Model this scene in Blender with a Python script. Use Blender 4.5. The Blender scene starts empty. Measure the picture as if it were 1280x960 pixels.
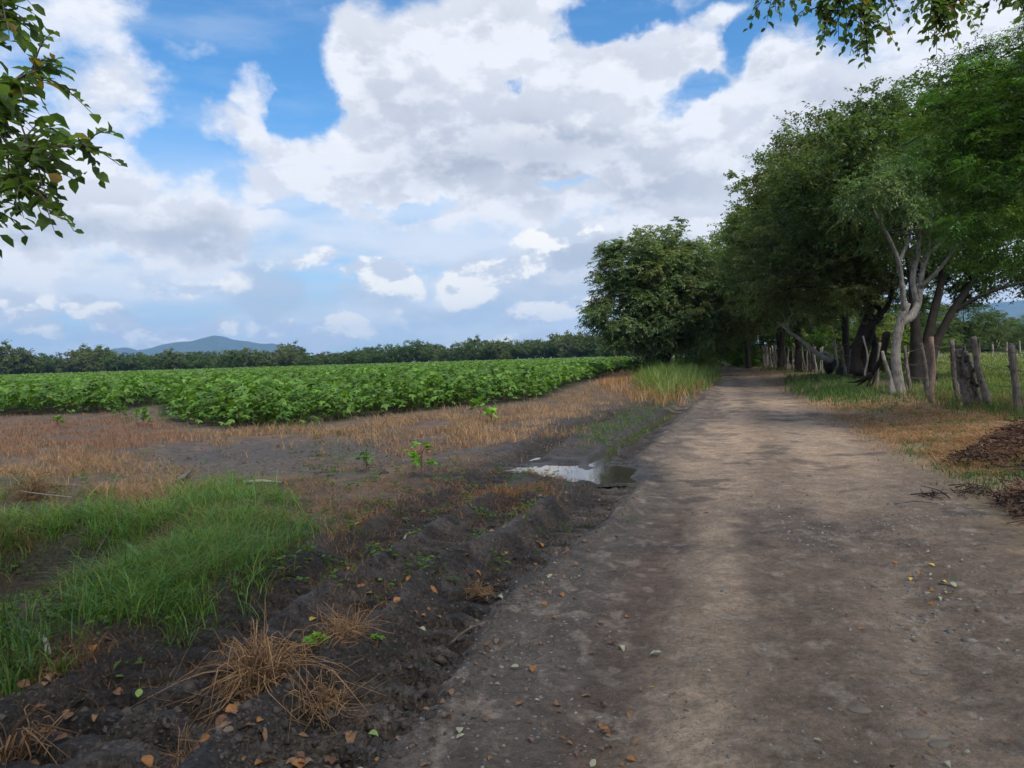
import bpy, math, random
import numpy as np
from mathutils import Matrix, Vector
R = math.radians
C = bpy.context.scene.collection
SC = bpy.context.scene
# ------------------------------------------------------------------ camera
F = 961.0
CAMZ = 1.55
HAZE = 1.3e-4
Mcam = Matrix.Rotation(R(90-1.98), 4, 'X') @ Matrix.Rotation(R(-1.72), 4, 'Z')
M3 = np.array(Mcam.to_3x3())
cam = bpy.data.cameras.new('camera'); co = bpy.data.objects.new('camera', cam); C.objects.link(co)
co.matrix_world = Matrix.Translation((0, 0, CAMZ)) @ Mcam
cam.sensor_width = 36; cam.lens = F/1280*36; cam.clip_start = .05; cam.clip_end = 30000
SC.camera = co

def ray(px, py):
    px = np.asarray(px, float); py = np.asarray(py, float)
    l = np.stack([(px-640)/F, -(py-480)/F, -np.ones_like(px)], -1)
    return l @ M3.T
def gp(px, py, z=0.0):            # point of the ground seen at a pixel
    d = ray(px, py); t = (z-CAMZ)/np.minimum(d[..., 2], -1e-4)
    return np.stack([d[..., 0]*t, d[..., 1]*t], -1)
def pt(px, py, Y):                # point at distance Y ahead
    d = ray(px, py); t = Y/d[..., 1]
    return np.array([float(d[..., 0]*t), Y, float(CAMZ+d[..., 2]*t)])

# ------------------------------------------------------------------ noise
def _h(ix, iy, s):
    n = (ix.astype(np.int64)*374761393 + iy.astype(np.int64)*668265263 + s*1442695041) & 0xffffffff
    n = ((n ^ (n >> 13))*1274126177) & 0xffffffff
    n = (n ^ (n >> 16)) & 0xffffffff
    return n/4294967295.0
def vn(x, y, s=0):
    ix = np.floor(x); iy = np.floor(y); fx = x-ix; fy = y-iy
    fx = fx*fx*(3-2*fx); fy = fy*fy*(3-2*fy)
    a = _h(ix, iy, s); b = _h(ix+1, iy, s); c = _h(ix, iy+1, s); d = _h(ix+1, iy+1, s)
    return (a*(1-fx)+b*fx)*(1-fy)+(c*(1-fx)+d*fx)*fy
def fbm(x, y, f, o=4, s=0):
    t = 0; a = .5; n = 0
    for i in range(o):
        t = t+a*vn(x*f+17.3*i, y*f-9.1*i, s+i*7); n += a; a *= .5; f *= 2.03
    return t/n
def sst(a, b, v):
    t = np.clip((v-a)/(b-a), 0, 1); return t*t*(3-2*t)
def mixc(c, n, m): return c*(1-m[:, None])+np.array(n)*m[:, None]

def poly_sd(P, x, y):             # signed distance to a polygon, negative inside
    P = np.asarray(P); d = np.full(x.shape, 1e9); ins = np.zeros(x.shape, bool)
    for i in range(len(P)):
        a = P[i]; b = P[(i+1) % len(P)]; e = b-a
        wx = x-a[0]; wy = y-a[1]
        t = np.clip((wx*e[0]+wy*e[1])/(e@e+1e-9), 0, 1)
        d = np.minimum(d, np.hypot(wx-e[0]*t, wy-e[1]*t))
        if abs(e[1]) > 1e-9:
            c = ((a[1] > y) != (b[1] > y)) & (x < (b[0]-a[0])*(y-a[1])/(b[1]-a[1])+a[0])
            ins ^= c
    return np.where(ins, -d, d)
def line_d(P, x, y):              # distance, side and running length along a polyline
    P = np.asarray(P); d = np.full(x.shape, 1e9); sg = np.zeros(x.shape); al = np.zeros(x.shape); L = 0
    for i in range(len(P)-1):
        a = P[i]; b = P[i+1]; e = b-a; l = math.hypot(*e)
        wx = x-a[0]; wy = y-a[1]; t = np.clip((wx*e[0]+wy*e[1])/(l*l), 0, 1)
        dd = np.hypot(wx-e[0]*t, wy-e[1]*t); m = dd < d
        d = np.where(m, dd, d); sg = np.where(m, np.sign(wx*e[1]-wy*e[0])*dd, sg); al = np.where(m, L+t*l, al); L += l
    return d, sg, al
def gpoly(pts): a = np.array(pts, float); return gp(a[:, 0], a[:, 1])

# ------------------------------------------------------------------ objects
def link(name, me, mat=None, parent=None):
    o = bpy.data.objects.new(name, me); C.objects.link(o)
    if mat is not None:
        for m in (mat if isinstance(mat, (list, tuple)) else [mat]): me.materials.append(m)
    if parent is not None: o.parent = parent
    return o
def tag(o, label=None, cat=None, group=None, kind=None):
    if label: o['label'] = label
    if cat: o['category'] = cat
    if group: o['group'] = group
    if kind: o['kind'] = kind
    return o
def empty(name, loc, rz=0):
    o = bpy.data.objects.new(name, None); C.objects.link(o); o.location = loc; o.rotation_euler = (0, 0, rz); return o
def copy_tree(o, parent=None):
    c = o.copy(); C.objects.link(c); c.parent = parent
    for ch in list(o.children): copy_tree(ch, c)
    return c
def raw_mesh(name, V, F_, tint=None, smooth=False):
    """V (n,3); F_ list of (m,k) int arrays; tint (n,3)"""
    me = bpy.data.meshes.new(name)
    V = np.asarray(V, np.float32); me.vertices.add(len(V)); me.vertices.foreach_set('co', V.ravel())
    F_ = [np.asarray(f, np.int32) for f in F_ if len(f)]
    loops = np.concatenate([f.ravel() for f in F_]); cnt = np.concatenate([np.full(len(f), f.shape[1], np.int32) for f in F_])
    st = np.concatenate([[0], np.cumsum(cnt)[:-1]]).astype(np.int32)
    me.loops.add(len(loops)); me.loops.foreach_set('vertex_index', loops)
    me.polygons.add(len(cnt)); me.polygons.foreach_set('loop_start', st); me.polygons.foreach_set('loop_total', cnt)
    if smooth: me.polygons.foreach_set('use_smooth', np.ones(len(cnt), bool))
    me.update(calc_edges=True)
    if tint is not None:
        tint = np.asarray(tint, np.float32)
        if tint.shape[1] == 3: tint = np.concatenate([tint, np.ones((len(V), 1), np.float32)], 1)
        at = me.color_attributes.new('tint', 'FLOAT_COLOR', 'POINT'); at.data.foreach_set('color', tint.ravel())
    return me

class Geo:                        # gathers shapes that end in ONE mesh
    def __init__(s): s.V = []; s.F = {}; s.T = []; s.n = 0
    def add(s, V, Fs, t=(1, 1, 1)):
        V = np.asarray(V, float); t = np.asarray(t, float)
        if t.ndim == 1: t = np.tile(t, (len(V), 1))
        s.V.append(V); s.T.append(t)
        for f in Fs:
            f = np.asarray(f)
            if len(f): s.F.setdefault(f.shape[1], []).append(f+s.n)
        s.n += len(V)
    def mesh(s, name, smooth=True):
        return raw_mesh(name, np.concatenate(s.V), [np.concatenate(v) for v in s.F.values()], np.concatenate(s.T), smooth)
    def build(s, name, mat, parent=None, smooth=True): return link(name, s.mesh(name, smooth), mat, parent)

def catmull(P, n):
    P = np.asarray(P, float)
    if len(P) < 3: 
        t = np.linspace(0, 1, n)[:, None]; return P[0]*(1-t)+P[-1]*t
    Q = np.vstack([2*P[0]-P[1], P, 2*P[-1]-P[-2]]); out = []
    for u in np.linspace(0, len(P)-1-1e-6, n):
        i = int(u); t = u-i; a, b, c, d = Q[i:i+4]
        out.append(.5*((2*b)+(-a+c)*t+(2*a-5*b+4*c-d)*t*t+(-a+3*b-3*c+d)*t**3))
    return np.array(out)
def tube(g, P, rad, k=7, seed=0, rough=.12, tint=(1, 1, 1), n=None, caps=True, flare=0):
    rng = np.random.default_rng(seed)
    P = np.asarray(P, float); n = n or max(4, len(P)*3); Q = catmull(P, n)
    r = np.interp(np.linspace(0, 1, n), np.linspace(0, 1, len(rad)), rad)
    if flare: r = r*(1+flare*np.exp(-np.linspace(0, 1, n)*9))
    T = np.gradient(Q, axis=0); T /= np.linalg.norm(T, axis=1)[:, None]+1e-9
    up = np.array([0, 0, 1.]) if abs(T[0, 2]) < .9 else np.array([1., 0, 0])
    A = np.cross(T, up); A /= np.linalg.norm(A, axis=1)[:, None]+1e-9; B = np.cross(T, A)
    a = np.linspace(0, 2*math.pi, k, endpoint=False)
    rr = r[:, None]*(1+rough*(rng.random((n, k))-.5)*2+rough*.8*np.sin(a*3+rng.random()*6)[None])
    V = Q[:, None]+A[:, None]*(np.cos(a)[None, :, None]*rr[..., None])+B[:, None]*(np.sin(a)[None, :, None]*rr[..., None])
    i = np.arange(n-1)[:, None]*k; j = np.arange(k)[None]; j2 = (j+1) % k
    f = np.stack([i+j, i+j2, i+k+j2, i+k+j], -1).reshape(-1, 4)
    V = V.reshape(-1, 3); fs = [f]
    if caps and k > 3:
        V = np.vstack([V, Q[:1]-T[:1]*r[0]*.1, Q[-1:]+T[-1:]*r[-1]*.15]); m = n*k
        j = np.arange(k); fs.append(np.stack([(j+1) % k, j, np.full(k, m)], -1)); fs.append(np.stack([(n-1)*k+j, (n-1)*k+(j+1) % k, np.full(k, m+1)], -1))
    g.add(V, fs, tint)
    return Q

# leaf templates: (along, side, lift); faces
DIAM = (np.array([[0, 0, 0], [.45, .5, .1], [1, 0, -.12], [.45, -.5, .1]]), [[0, 1, 2, 3]])
OVATE = (np.array([[0, 0, 0], [.28, .42, .1], [.68, .4, .08], [1, 0, -.16], [.68, -.4, .08], [.28, -.42, .1], [.5, 0, -.02]]),
         [[0, 6, 2, 1], [6, 3, 2, 2], [0, 5, 4, 6], [6, 4, 3, 3]])
OVATE = (OVATE[0], [[0, 6, 2, 1], [0, 5, 4, 6]], [[6, 3, 2], [6, 4, 3]])
LOBED = (np.array([[0, 0, 0], [.15, .5, .06], [.5, .72, -.02], [.5, .26, .08], [1, 0, -.12], [.5, -.26, .08], [.5, -.72, -.02], [.15, -.5, .06]]),
         [[0, 3, 2, 1], [0, 5, 4, 3], [0, 7, 6, 5]])
PINN = (np.array([[0, 0, 0], [.1, .05, 0], [.33, .5, -.05], [.3, .05, 0], [.62, .45, -.08], [.55, .04, -.02], [1, 0, -.15], [.1, -.05, 0], [.33, -.5, -.05], [.3, -.05, 0], [.62, -.45, -.08], [.55, -.04, -.02]]),
        [[1, 3, 2, 2], [3, 5, 4, 4]], )
def leaf_arrays(tpl, P, D, N, L, W, tint):
    P = np.asarray(P); n = len(P)
    D = D/(np.linalg.norm(D, axis=1)[:, None]+1e-9); S = np.cross(D, N); S /= np.linalg.norm(S, axis=1)[:, None]+1e-9
    Nn = np.cross(S, D); T = tpl[0]; L = np.broadcast_to(L, n); W = np.broadcast_to(W, n)
    V = P[:, None]+D[:, None]*(T[None, :, 0, None]*L[:, None, None])+S[:, None]*(T[None, :, 1, None]*W[:, None, None])+Nn[:, None]*(T[None, :, 2, None]*L[:, None, None])
    k = len(T); fs = []
    for ff in tpl[1:]:
        ff = np.array(ff); fs.append((np.arange(n)[:, None, None]*k+ff[None]).reshape(-1, ff.shape[1]))
    return V.reshape(-1, 3), fs, np.repeat(np.asarray(tint), k, axis=0)

# ------------------------------------------------------------------ materials
def mat_base(name):
    m = bpy.data.materials.new(name); m.use_nodes = True; nt = m.node_tree; nt.nodes.clear()
    out = nt.nodes.new('ShaderNodeOutputMaterial'); return m, nt, out
def nd(nt, t, **k):
    n = nt.nodes.new(t)
    for a, b in k.items():
        if a in ('operation', 'blend_type', 'data_type', 'attribute_name', 'noise_dimensions', 'feature', 'interpolation_type', 'sky_type', 'vector_type', 'use_clamp'): setattr(n, a, b)
        else: n.inputs[a.replace('_', ' ')].default_value = b
    return n
def leaf_mat(name, col, trans=.35, rough=.5, tcol=None, jitter=.25):
    m, nt, out = mat_base(name); L = nt.links.new
    at = nd(nt, 'ShaderNodeAttribute', attribute_name='tint')
    mul = nd(nt, 'ShaderNodeMix', data_type='RGBA', blend_type='MULTIPLY'); mul.inputs['Factor'].default_value = 1
    mul.inputs[6].default_value = (*col, 1); L(at.outputs['Color'], mul.inputs[7])
    p = nd(nt, 'ShaderNodeBsdfPrincipled', Roughness=rough); p.inputs['Specular IOR Level'].default_value = .35
    L(mul.outputs[2], p.inputs['Base Color'])
    tr = nd(nt, 'ShaderNodeBsdfTranslucent')
    m2 = nd(nt, 'ShaderNodeMix', data_type='RGBA', blend_type='MULTIPLY'); m2.inputs['Factor'].default_value = 1
    L(mul.outputs[2], m2.inputs[6]); m2.inputs[7].default_value = (*(tcol or (1.5, 1.5, .6)), 1); L(m2.outputs[2], tr.inputs['Color'])
    mx = nd(nt, 'ShaderNodeMixShader'); mx.inputs[0].default_value = trans
    L(p.outputs[0], mx.inputs[1]); L(tr.outputs[0], mx.inputs[2]); L(mx.outputs[0], out.inputs['Surface'])
    return m
def bark_mat(name, c1, c2, scale=6, bump=.6, rough=.9):
    m, nt, out = mat_base(name); L = nt.links.new
    tc = nd(nt, 'ShaderNodeTexCoord'); mp = nd(nt, 'ShaderNodeMapping', Scale=(1, 1, .25)); L(tc.outputs['Object'], mp.inputs[0])
    n = nd(nt, 'ShaderNodeTexNoise', Scale=scale*3, Detail=6, Roughness=.65); L(mp.outputs[0], n.inputs['Vector'])
    n2 = nd(nt, 'ShaderNodeTexNoise', Scale=scale*.5, Detail=4); L(tc.outputs['Object'], n2.inputs['Vector'])
    ad = nd(nt, 'ShaderNodeMath', operation='ADD'); L(n.outputs[0], ad.inputs[0]); L(n2.outputs[0], ad.inputs[1])
    mr = nd(nt, 'ShaderNodeMapRange'); mr.inputs[1].default_value = .7; mr.inputs[2].default_value = 1.3; L(ad.outputs[0], mr.inputs[0])
    mx = nd(nt, 'ShaderNodeMix', data_type='RGBA'); mx.inputs[6].default_value = (*c1, 1); mx.inputs[7].default_value = (*c2, 1); L(mr.outputs[0], mx.inputs['Factor'])
    at = nd(nt, 'ShaderNodeAttribute', attribute_name='tint')
    ml = nd(nt, 'ShaderNodeMix', data_type='RGBA', blend_type='MULTIPLY'); ml.inputs['Factor'].default_value = 1
    L(mx.outputs[2], ml.inputs[6]); L(at.outputs['Color'], ml.inputs[7])
    p = nd(nt, 'ShaderNodeBsdfPrincipled', Roughness=rough); p.inputs['Specular IOR Level'].default_value = .2; L(ml.outputs[2], p.inputs['Base Color'])
    b = nd(nt, 'ShaderNodeBump', Strength=bump, Distance=.03); L(n.outputs[0], b.inputs['Height']); L(b.outputs[0], p.inputs['Normal'])
    L(p.outputs[0], out.inputs['Surface']); return m
def tint_mat(name, rough=.85, bump=.3, scale=40, spec=.25, trans=0):
    m, nt, out = mat_base(name); L = nt.links.new
    at = nd(nt, 'ShaderNodeAttribute', attribute_name='tint')
    tc = nd(nt, 'ShaderNodeTexCoord'); n = nd(nt, 'ShaderNodeTexNoise', Scale=scale, Detail=4); L(tc.outputs['Object'], n.inputs['Vector'])
    mr = nd(nt, 'ShaderNodeMapRange'); mr.inputs[3].default_value = .7; mr.inputs[4].default_value = 1.3; L(n.outputs[0], mr.inputs[0])
    ml = nd(nt, 'ShaderNodeVectorMath', operation='SCALE'); L(at.outputs['Color'], ml.inputs[0]); L(mr.outputs[0], ml.inputs['Scale'])
    p = nd(nt, 'ShaderNodeBsdfPrincipled', Roughness=rough); p.inputs['Specular IOR Level'].default_value = spec; L(ml.outputs[0], p.inputs['Base Color'])
    b = nd(nt, 'ShaderNodeBump', Strength=bump, Distance=.01); L(n.outputs[0], b.inputs['Height']); L(b.outputs[0], p.inputs['Normal'])
    if trans:
        tr = nd(nt, 'ShaderNodeBsdfTranslucent'); L(ml.outputs[0], tr.inputs[0]); mx = nd(nt, 'ShaderNodeMixShader'); mx.inputs[0].default_value = trans
        L(p.outputs[0], mx.inputs[1]); L(tr.outputs[0], mx.inputs[2]); L(mx.outputs[0], out.inputs[0])
    else: L(p.outputs[0], out.inputs[0])
    return m

M = dict(bark_black=bark_mat('bark_black', (.012, .010, .009), (.034, .028, .023), 8, .9),bark_grey=bark_mat('bark_grey', (.05, .046, .042), (.27, .25, .225), 9, 1.0),leaf_silver=leaf_mat('leaf_silver', (.13, .18, .08), .38, .42),leaf_feather=leaf_mat('leaf_feather', (.06, .125, .022), .4),
    leaf_dark=leaf_mat('leaf_dark', (.075, .12, .04), .42), leaf_mid=leaf_mat('leaf_mid', (.115, .165, .05), .42),
    leaf_bright=leaf_mat('leaf_bright', (.085, .16, .028), .45), leaf_olive=leaf_mat('leaf_olive', (.11, .138, .058), .42),
    leaf_pale=leaf_mat('leaf_pale', (.095, .15, .065), .4), leaf_near=leaf_mat('leaf_near', (.11, .18, .05), .5, .4),
    cotton=leaf_mat('cotton_leaf', (.108, .215, .04), .35, .45), grass=leaf_mat('grass_blade', (.075, .14, .028), .4, .5),
    straw=leaf_mat('straw', (.30, .19, .10), .3, .8, (1, .9, .7)), red=leaf_mat('red_weed', (.26, .145, .085), .3, .8, (1, .8, .6)),
    litter=tint_mat('fallen_leaf', .7, .3, 60, .3, .15),
    bark_dark=bark_mat('bark_dark', (.022, .018, .015), (.055, .045, .036)), bark_pale=bark_mat('bark_pale', (.07, .064, .058), (.24, .225, .205), 6, .8),
    bark_mid=bark_mat('bark_mid', (.09, .07, .055), (.2, .17, .14)), wood_grey=bark_mat('weathered_wood', (.05, .042, .036), (.21, .18, .155), 9, 1.0),
    wood_red=bark_mat('reddish_wood', (.11, .07, .055), (.27, .19, .15), 8, .8), wood_white=bark_mat('bleached_wood', (.14, .13, .115), (.36, .33, .30), 6, .6),
    char=bark_mat('charred_wood', (.006, .006, .006), (.02, .018, .017), 8, .8), brush=tint_mat('dry_brush', .9),
    stone=tint_mat('stone', .85, .5, 50), clod=tint_mat('mud_clod', .8, .8, 60, .3), wire=tint_mat('rusty_wire', .6, .2, 90, .5))

# ------------------------------------------------------------------ ground
RY = np.array([-30, 0, 2.85, 5.66, 8.1, 12.2, 18.2, 24, 36, 55, 87, 120, 150, 175, 200])
RX = np.array([-8, .4, 1.07, 1.88, 2.7, 4.0, 5.7, 7.2, 10.5, 15.5, 23.8, 31, 36, 37, 33])
def road_s(x, y): return x-np.interp(y, RY, RX)
TA = gpoly([(-60, 1010), (90, 905), (300, 765), (420, 705), (520, 650), (600, 608), (650, 575), (700, 540), (770, 515), (850, 497), (885, 478)])
TB = gpoly([(330, 990), (440, 900), (560, 765), (640, 700), (705, 655), (765, 603), (770, 570), (835, 520), (868, 500), (893, 478)])
TC = gpoly([(60, 1060), (250, 880), (420, 770), (560, 680), (640, 630)])
PUD = gpoly([(640, 583), (680, 575), (750, 574), (800, 584), (785, 597), (735, 598), (690, 590)])
CHN = gpoly([(745, 578), (765, 560), (800, 537), (838, 518)])
FIELD = gpoly([(-900, 530), (-200, 524), (130, 519), (196, 506), (212, 531), (340, 541), (400, 531), (470, 521), (545, 513), (620, 508), (680, 500), (722, 481), (742, 476), (765, 468), (800, 461)])
FIELD = np.vstack([FIELD, [[40, 262], [-420, 262], [-420, 40]]])
POOL = np.array([-3.72, 5.95])
P_MUDFLAT = gpoly([(150, 568), (330, 552), (480, 545), (610, 553), (600, 572), (430, 590), (300, 596), (215, 590)])
P_GREEN = gpoly([(-80, 600), (60, 606), (190, 640), (290, 612), (350, 640), (368, 668), (350, 705), (270, 745), (170, 800), (90, 815), (30, 800), (55, 735), (0, 690), (-80, 690)])
P_RIGHT = gpoly([(905, 459), (950, 468), (985, 497), (1080, 538), (1200, 592), (1290, 640), (1500, 600), (1500, 540), (1240, 520), (1160, 508), (1100, 500), (1010, 478)])

def height(x, y):
    r = np.hypot(x, y); s = road_s(x, y)
    near = np.exp(-(r/70)**2)
    h = (fbm(x, y, .13, 3, 5)-.5)*.12*sst(.5, 5, np.abs(s)-1.5)*sst(400, 60, r)
    h += (fbm(x, y, .9, 3, 9)-.5)*.05*sst(200, 30, r)
    # wheel tracks of the road, faint potholes
    onr = sst(2.4, 1.6, np.abs(s))
    h -= onr*(.025*np.exp(-((s-.75)/.28)**2)+.03*np.exp(-((s+.85)/.3)**2))
    ed = np.exp(-((s+1.7)/.45)**2)*sst(16, 9, y); h += ed*((fbm(x, y, 3.5, 4, 33)-.5)*.09)
    h += onr*((fbm(x, y, 2.2, 4, 3)-.5)*.035+(fbm(x, y, 11, 3, 31)-.5)*.018)
    # muddy left side
    mud = sst(-1.2, -2.6, s)*sst(40, 22, y)*sst(-9.5, -5.5, s)
    dA, sA, aA = line_d(TA, x, y); dB, sB, aB = line_d(TB, x, y); dC, sC, aC = line_d(TC, x, y)
    wob = (fbm(x, y, 1.3, 3, 77)-.5)*.34+(fbm(x, y, 6, 3, 78)-.5)*.14
    for d_, s_, a_, dep, wd in ((dA, sA, aA, .15, .27), (dB, sB, aB, .13, .25), (dC, sC, aC, .09, .2)):
        fade = sst(60, 25, r)*sst(0, .6, a_)
        e = s_+wob*.8
        tr = np.exp(-(e/wd)**4)
        ph = a_*2*math.pi/.26+np.abs(e)*12
        lug = np.clip(np.sin(ph)*2.6+.4, -1, 1)*(.55+.45*vn(a_*1.1, a_*0, 3))
        h += fade*(-dep*tr*.8+tr*lug*.062*(.7+.3*np.cos(e*6))+.034*np.exp(-((np.abs(e)-wd*1.45)/.09)**2)*(.75+.5*fbm(x, y, 4, 3, 21)))
    # smooth tyre wall strips parallel to the tracks
    h += mud*(fbm(x, y, 2.2, 4, 41)-.5)*.05*sst(25, 8, r)
    for s_, o_, w_ in ((sA, .44, .15), (sC, .36, .12), (sB, .36, .09), (sB, -.33, .1)): h += mud*.036*np.exp(-((s_-o_+wob*.3)/w_)**4)*sst(14, 9, r)
    ch = mud*sst(.44, .58, fbm(x, y, 1.1, 3, 46))*(.2+.8*sst(.12, .3, np.minimum(np.abs(sA-.44), np.abs(sC-.36))))*(.12+.88*sst(.2, .38, np.minimum(dA, dB))); h += ch*((1-np.abs(2*fbm(x, y, 8, 3, 44)-1))*.11-.06)*.7*sst(18, 6, r)+ch*(fbm(x, y, 24, 2, 45)-.5)*.065*sst(12, 5, r)+mud*(fbm(x, y, 14, 2, 47)-.5)*.02*sst(14, 6, r)
    lf = sst(-1.0, -1.7, s)*sst(16, 9, y)
    h -= .03*lf*np.exp(-((s+1.9)/.5)**2)
    # grassy bank and ditch on the far left
    gd = poly_sd(P_GREEN, x, y); h += .13*sst(.6, -.6, gd)
    h -= .52*np.exp(-(((x-POOL[0])/.85)**2+((y-POOL[1])/.8)**2)**1.5)
    # clods of the bare flat
    mf = sst(.4, -.3, poly_sd(P_MUDFLAT, x, y)); h -= mf*.03; h += mf*(fbm(x, y, 5, 4, 50)-.5)*.05
    # puddle and the water channel running to it
    pd = poly_sd(PUD, x, y)+(fbm(x, y, 2.5, 3, 61)-.5)*.45
    h = np.where(pd < .8, h*(1-sst(.8, 0, pd)*.75)-.075*sst(.3, -.15, pd)-.0, h)
    cd, _, ca = line_d(CHN, x, y); cd = cd+(fbm(x, y, 2, 2, 62)-.5)*.22
    h = h*(1-.7*np.exp(-(cd/.3)**2))-.11*np.exp(-(cd/.13)**2)
    # right verge rises a little to the fence
    h += .14*sst(1.9, 4.2, s)*sst(160, 90, r); h += sst(1.9, 2.6, s)*sst(60, 30, r)*(fbm(x, y, 3, 3, 71)-.5)*.07
    h += .10*sst(34, 30, y)*0
    h += .35*np.exp(-(((x-6.4)/1.9)**2+((y-33)/6)**2))       # low mound under the tall roadside grass
    return h

def ground_color(x, y, h):
    r = np.hypot(x, y); s = road_s(x, y); n = len(x)
    n1 = fbm(x, y, .6, 4, 101); n2 = fbm(x, y, 3, 4, 102); n3 = fbm(x, y, 14, 3, 103); n4 = fbm(x*.5+y*.02, y*.12, 5, 4, 104)
    c = np.tile(np.array([.10, .105, .05]), (n, 1))                      # far fields and pasture
    c = mixc(c, (.16, .15, .07), sst(.4, .6, n1)*.8)
    wet = np.zeros(n)
    # left verge soil
    left = sst(-1.2, -1.9, s+(n2-.5)*1.0)*sst(120, 60, r)
    c = mixc(c, (.085, .064, .048), left)
    c = mixc(c, (.15, .10, .065), left*sst(.45, .65, n2)*.7)
    mud = sst(-1.15, -2.2, s+(fbm(x, y, 4, 5, 105)-.5)*2.2)*sst(-5.2, -4.0, s+(n1-.5)*3)*sst(32, 18, y)
    dA, sA, _ = line_d(TA, x, y); dB, sB, _ = line_d(TB, x, y)
    mud = np.maximum(mud, np.exp(-(np.minimum(dA, dB)/.42)**4)*sst(70, 40, r))
    c = mixc(c, (.060, .049, .041), mud*.94); c = mixc(c, (.036, .030, .026), mud*np.exp(-(np.minimum(dA, dB)/.27)**4)*.75); dC, sC, _ = line_d(TC, x, y); strip = np.maximum(np.maximum(np.exp(-((sA-.44)/.14)**4), np.exp(-((sC-.36)/.11)**4)), .6*np.exp(-((sB-.36)/.09)**4))*sst(11, 8, y)*mud; c = mixc(c, (.085, .072, .062), strip*.8); c = mixc(c, (.030, .025, .022), mud*sst(.52, .66, fbm(x, y, 5, 4, 120))*.7); wet = np.maximum(wet, mud*.5)
    mf = sst(.5, -.3, poly_sd(P_MUDFLAT, x, y)+(n2-.5)*2.0); c = mixc(c, (.080, .070, .062), mf*.9); wet = np.maximum(wet, mf*.4*sst(.5, .6, n1))
    fd = sst(.3, -.3, poly_sd(FIELD, x, y)); c = mixc(c, (.05, .045, .03), fd*sst(260, 200, r)); c = mixc(c, (.05, .09, .03), fd*sst(60, 200, r))
    # right verge straw
    rv = sst(1.6, 2.2, s+(n2-.5)*1.4)*sst(6.6, 5.0, s+(n1-.5)*2)*sst(150, 100, r)
    c = mixc(c, (.25, .175, .11), rv); c = mixc(c, (.13, .10, .06), rv*sst(.5, .65, n3)*.6)
    # road
    rd = sst(2.15, 1.75, s+(n2-.5)*.7)*sst(-2.2, -1.5, s+(n2-.5)*1.3+.0*y)*sst(230, 190, r)
    tan = np.array([.30, .218, .150])
    rc = np.tile(tan, (n, 1))
    rc = mixc(rc, (.235, .175, .13), sst(.42, .62, n4)*.7)
    grey = sst(9.5, 6.0, y+(n1-.5)*5)
    rc = mixc(rc, (.125, .090, .066), grey*.8)
    lightb = np.exp(-((s+.40+(n2-.5)*.3)/.27)**2)+.7*np.exp(-((s-.62+(n2-.5)*.4)/.22)**2)*(.4+.6*sst(.4, .6, n1))
    rc = mixc(rc, (.34, .25, .175), np.clip(lightb, 0, 1)*grey*(.65+.35*sst(.38, .6, n4)))
    rc = mixc(rc, (.078, .065, .058), sst(-.75, -1.25, s+(n2-.5)*.5)*sst(11, 7, y)*.75)                # grey gravelly margin
    rc = mixc(rc, (.115, .078, .058), np.exp(-((s+.88)/.17)**2)*sst(10, 7, y)*.8)
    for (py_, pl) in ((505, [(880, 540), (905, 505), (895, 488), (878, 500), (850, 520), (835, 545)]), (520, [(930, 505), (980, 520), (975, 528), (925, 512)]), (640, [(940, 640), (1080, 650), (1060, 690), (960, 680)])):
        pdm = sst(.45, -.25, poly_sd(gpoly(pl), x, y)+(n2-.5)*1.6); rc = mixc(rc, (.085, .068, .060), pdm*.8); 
    rc = mixc(rc, (.12, .095, .076), sst(-.85, -1.5, s+(n2-.5)*1.2)*sst(34, 24, y)*.85); rc = mixc(rc, (.17, .122, .088), (np.exp(-((s-.12)/.3)**2)+sst(1.2, 1.7, s))*.65)
    rc = mixc(rc, (.05, .042, .04), sst(.62, .70, fbm(x, y, 1.7, 4, 130))*.55*sst(4.5, 7, y))
    rc = mixc(rc, (.26, .21, .165), sst(.62, .72, fbm(x*1.0, y*.7, 9, 4, 140))*.6)
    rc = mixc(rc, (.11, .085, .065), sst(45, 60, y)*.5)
    c = c*(1-rd[:, None])+rc*rd[:, None]
    c = mixc(c, (.16, .125, .095), rd*0)
    gr = sst(.3, -.4, poly_sd(P_GREEN, x, y)+(n2-.5)); c = mixc(c, (.05, .055, .025), gr*.8)
    pa = sst(6.0, 7.5, s)*sst(-1, 12, y); c = mixc(c, (.075, .09, .038), pa*sst(70, 40, y)); c = mixc(c, (.27, .25, .14), pa*sst(30, 60, y+(n1-.5)*12)*sst(130, 100, y))
    pd = poly_sd(PUD, x, y); w = sst(.55, 0, pd+(n2-.5)*.6); cd, _, _ = line_d(CHN, x, y); w = np.maximum(w, np.exp(-(cd/.35)**2))
    c = mixc(c, (.055, .046, .038), w*.85); wet = np.maximum(wet, w)
    pw = np.exp(-(((x-POOL[0])/1.0)**2+((y-POOL[1])/1.0)**2)**1.5); c = mixc(c, (.04, .035, .026), pw); wet = np.maximum(wet, pw*.7)
    c = c*(.72+.56*n3)[:, None]
    return c, wet

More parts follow.
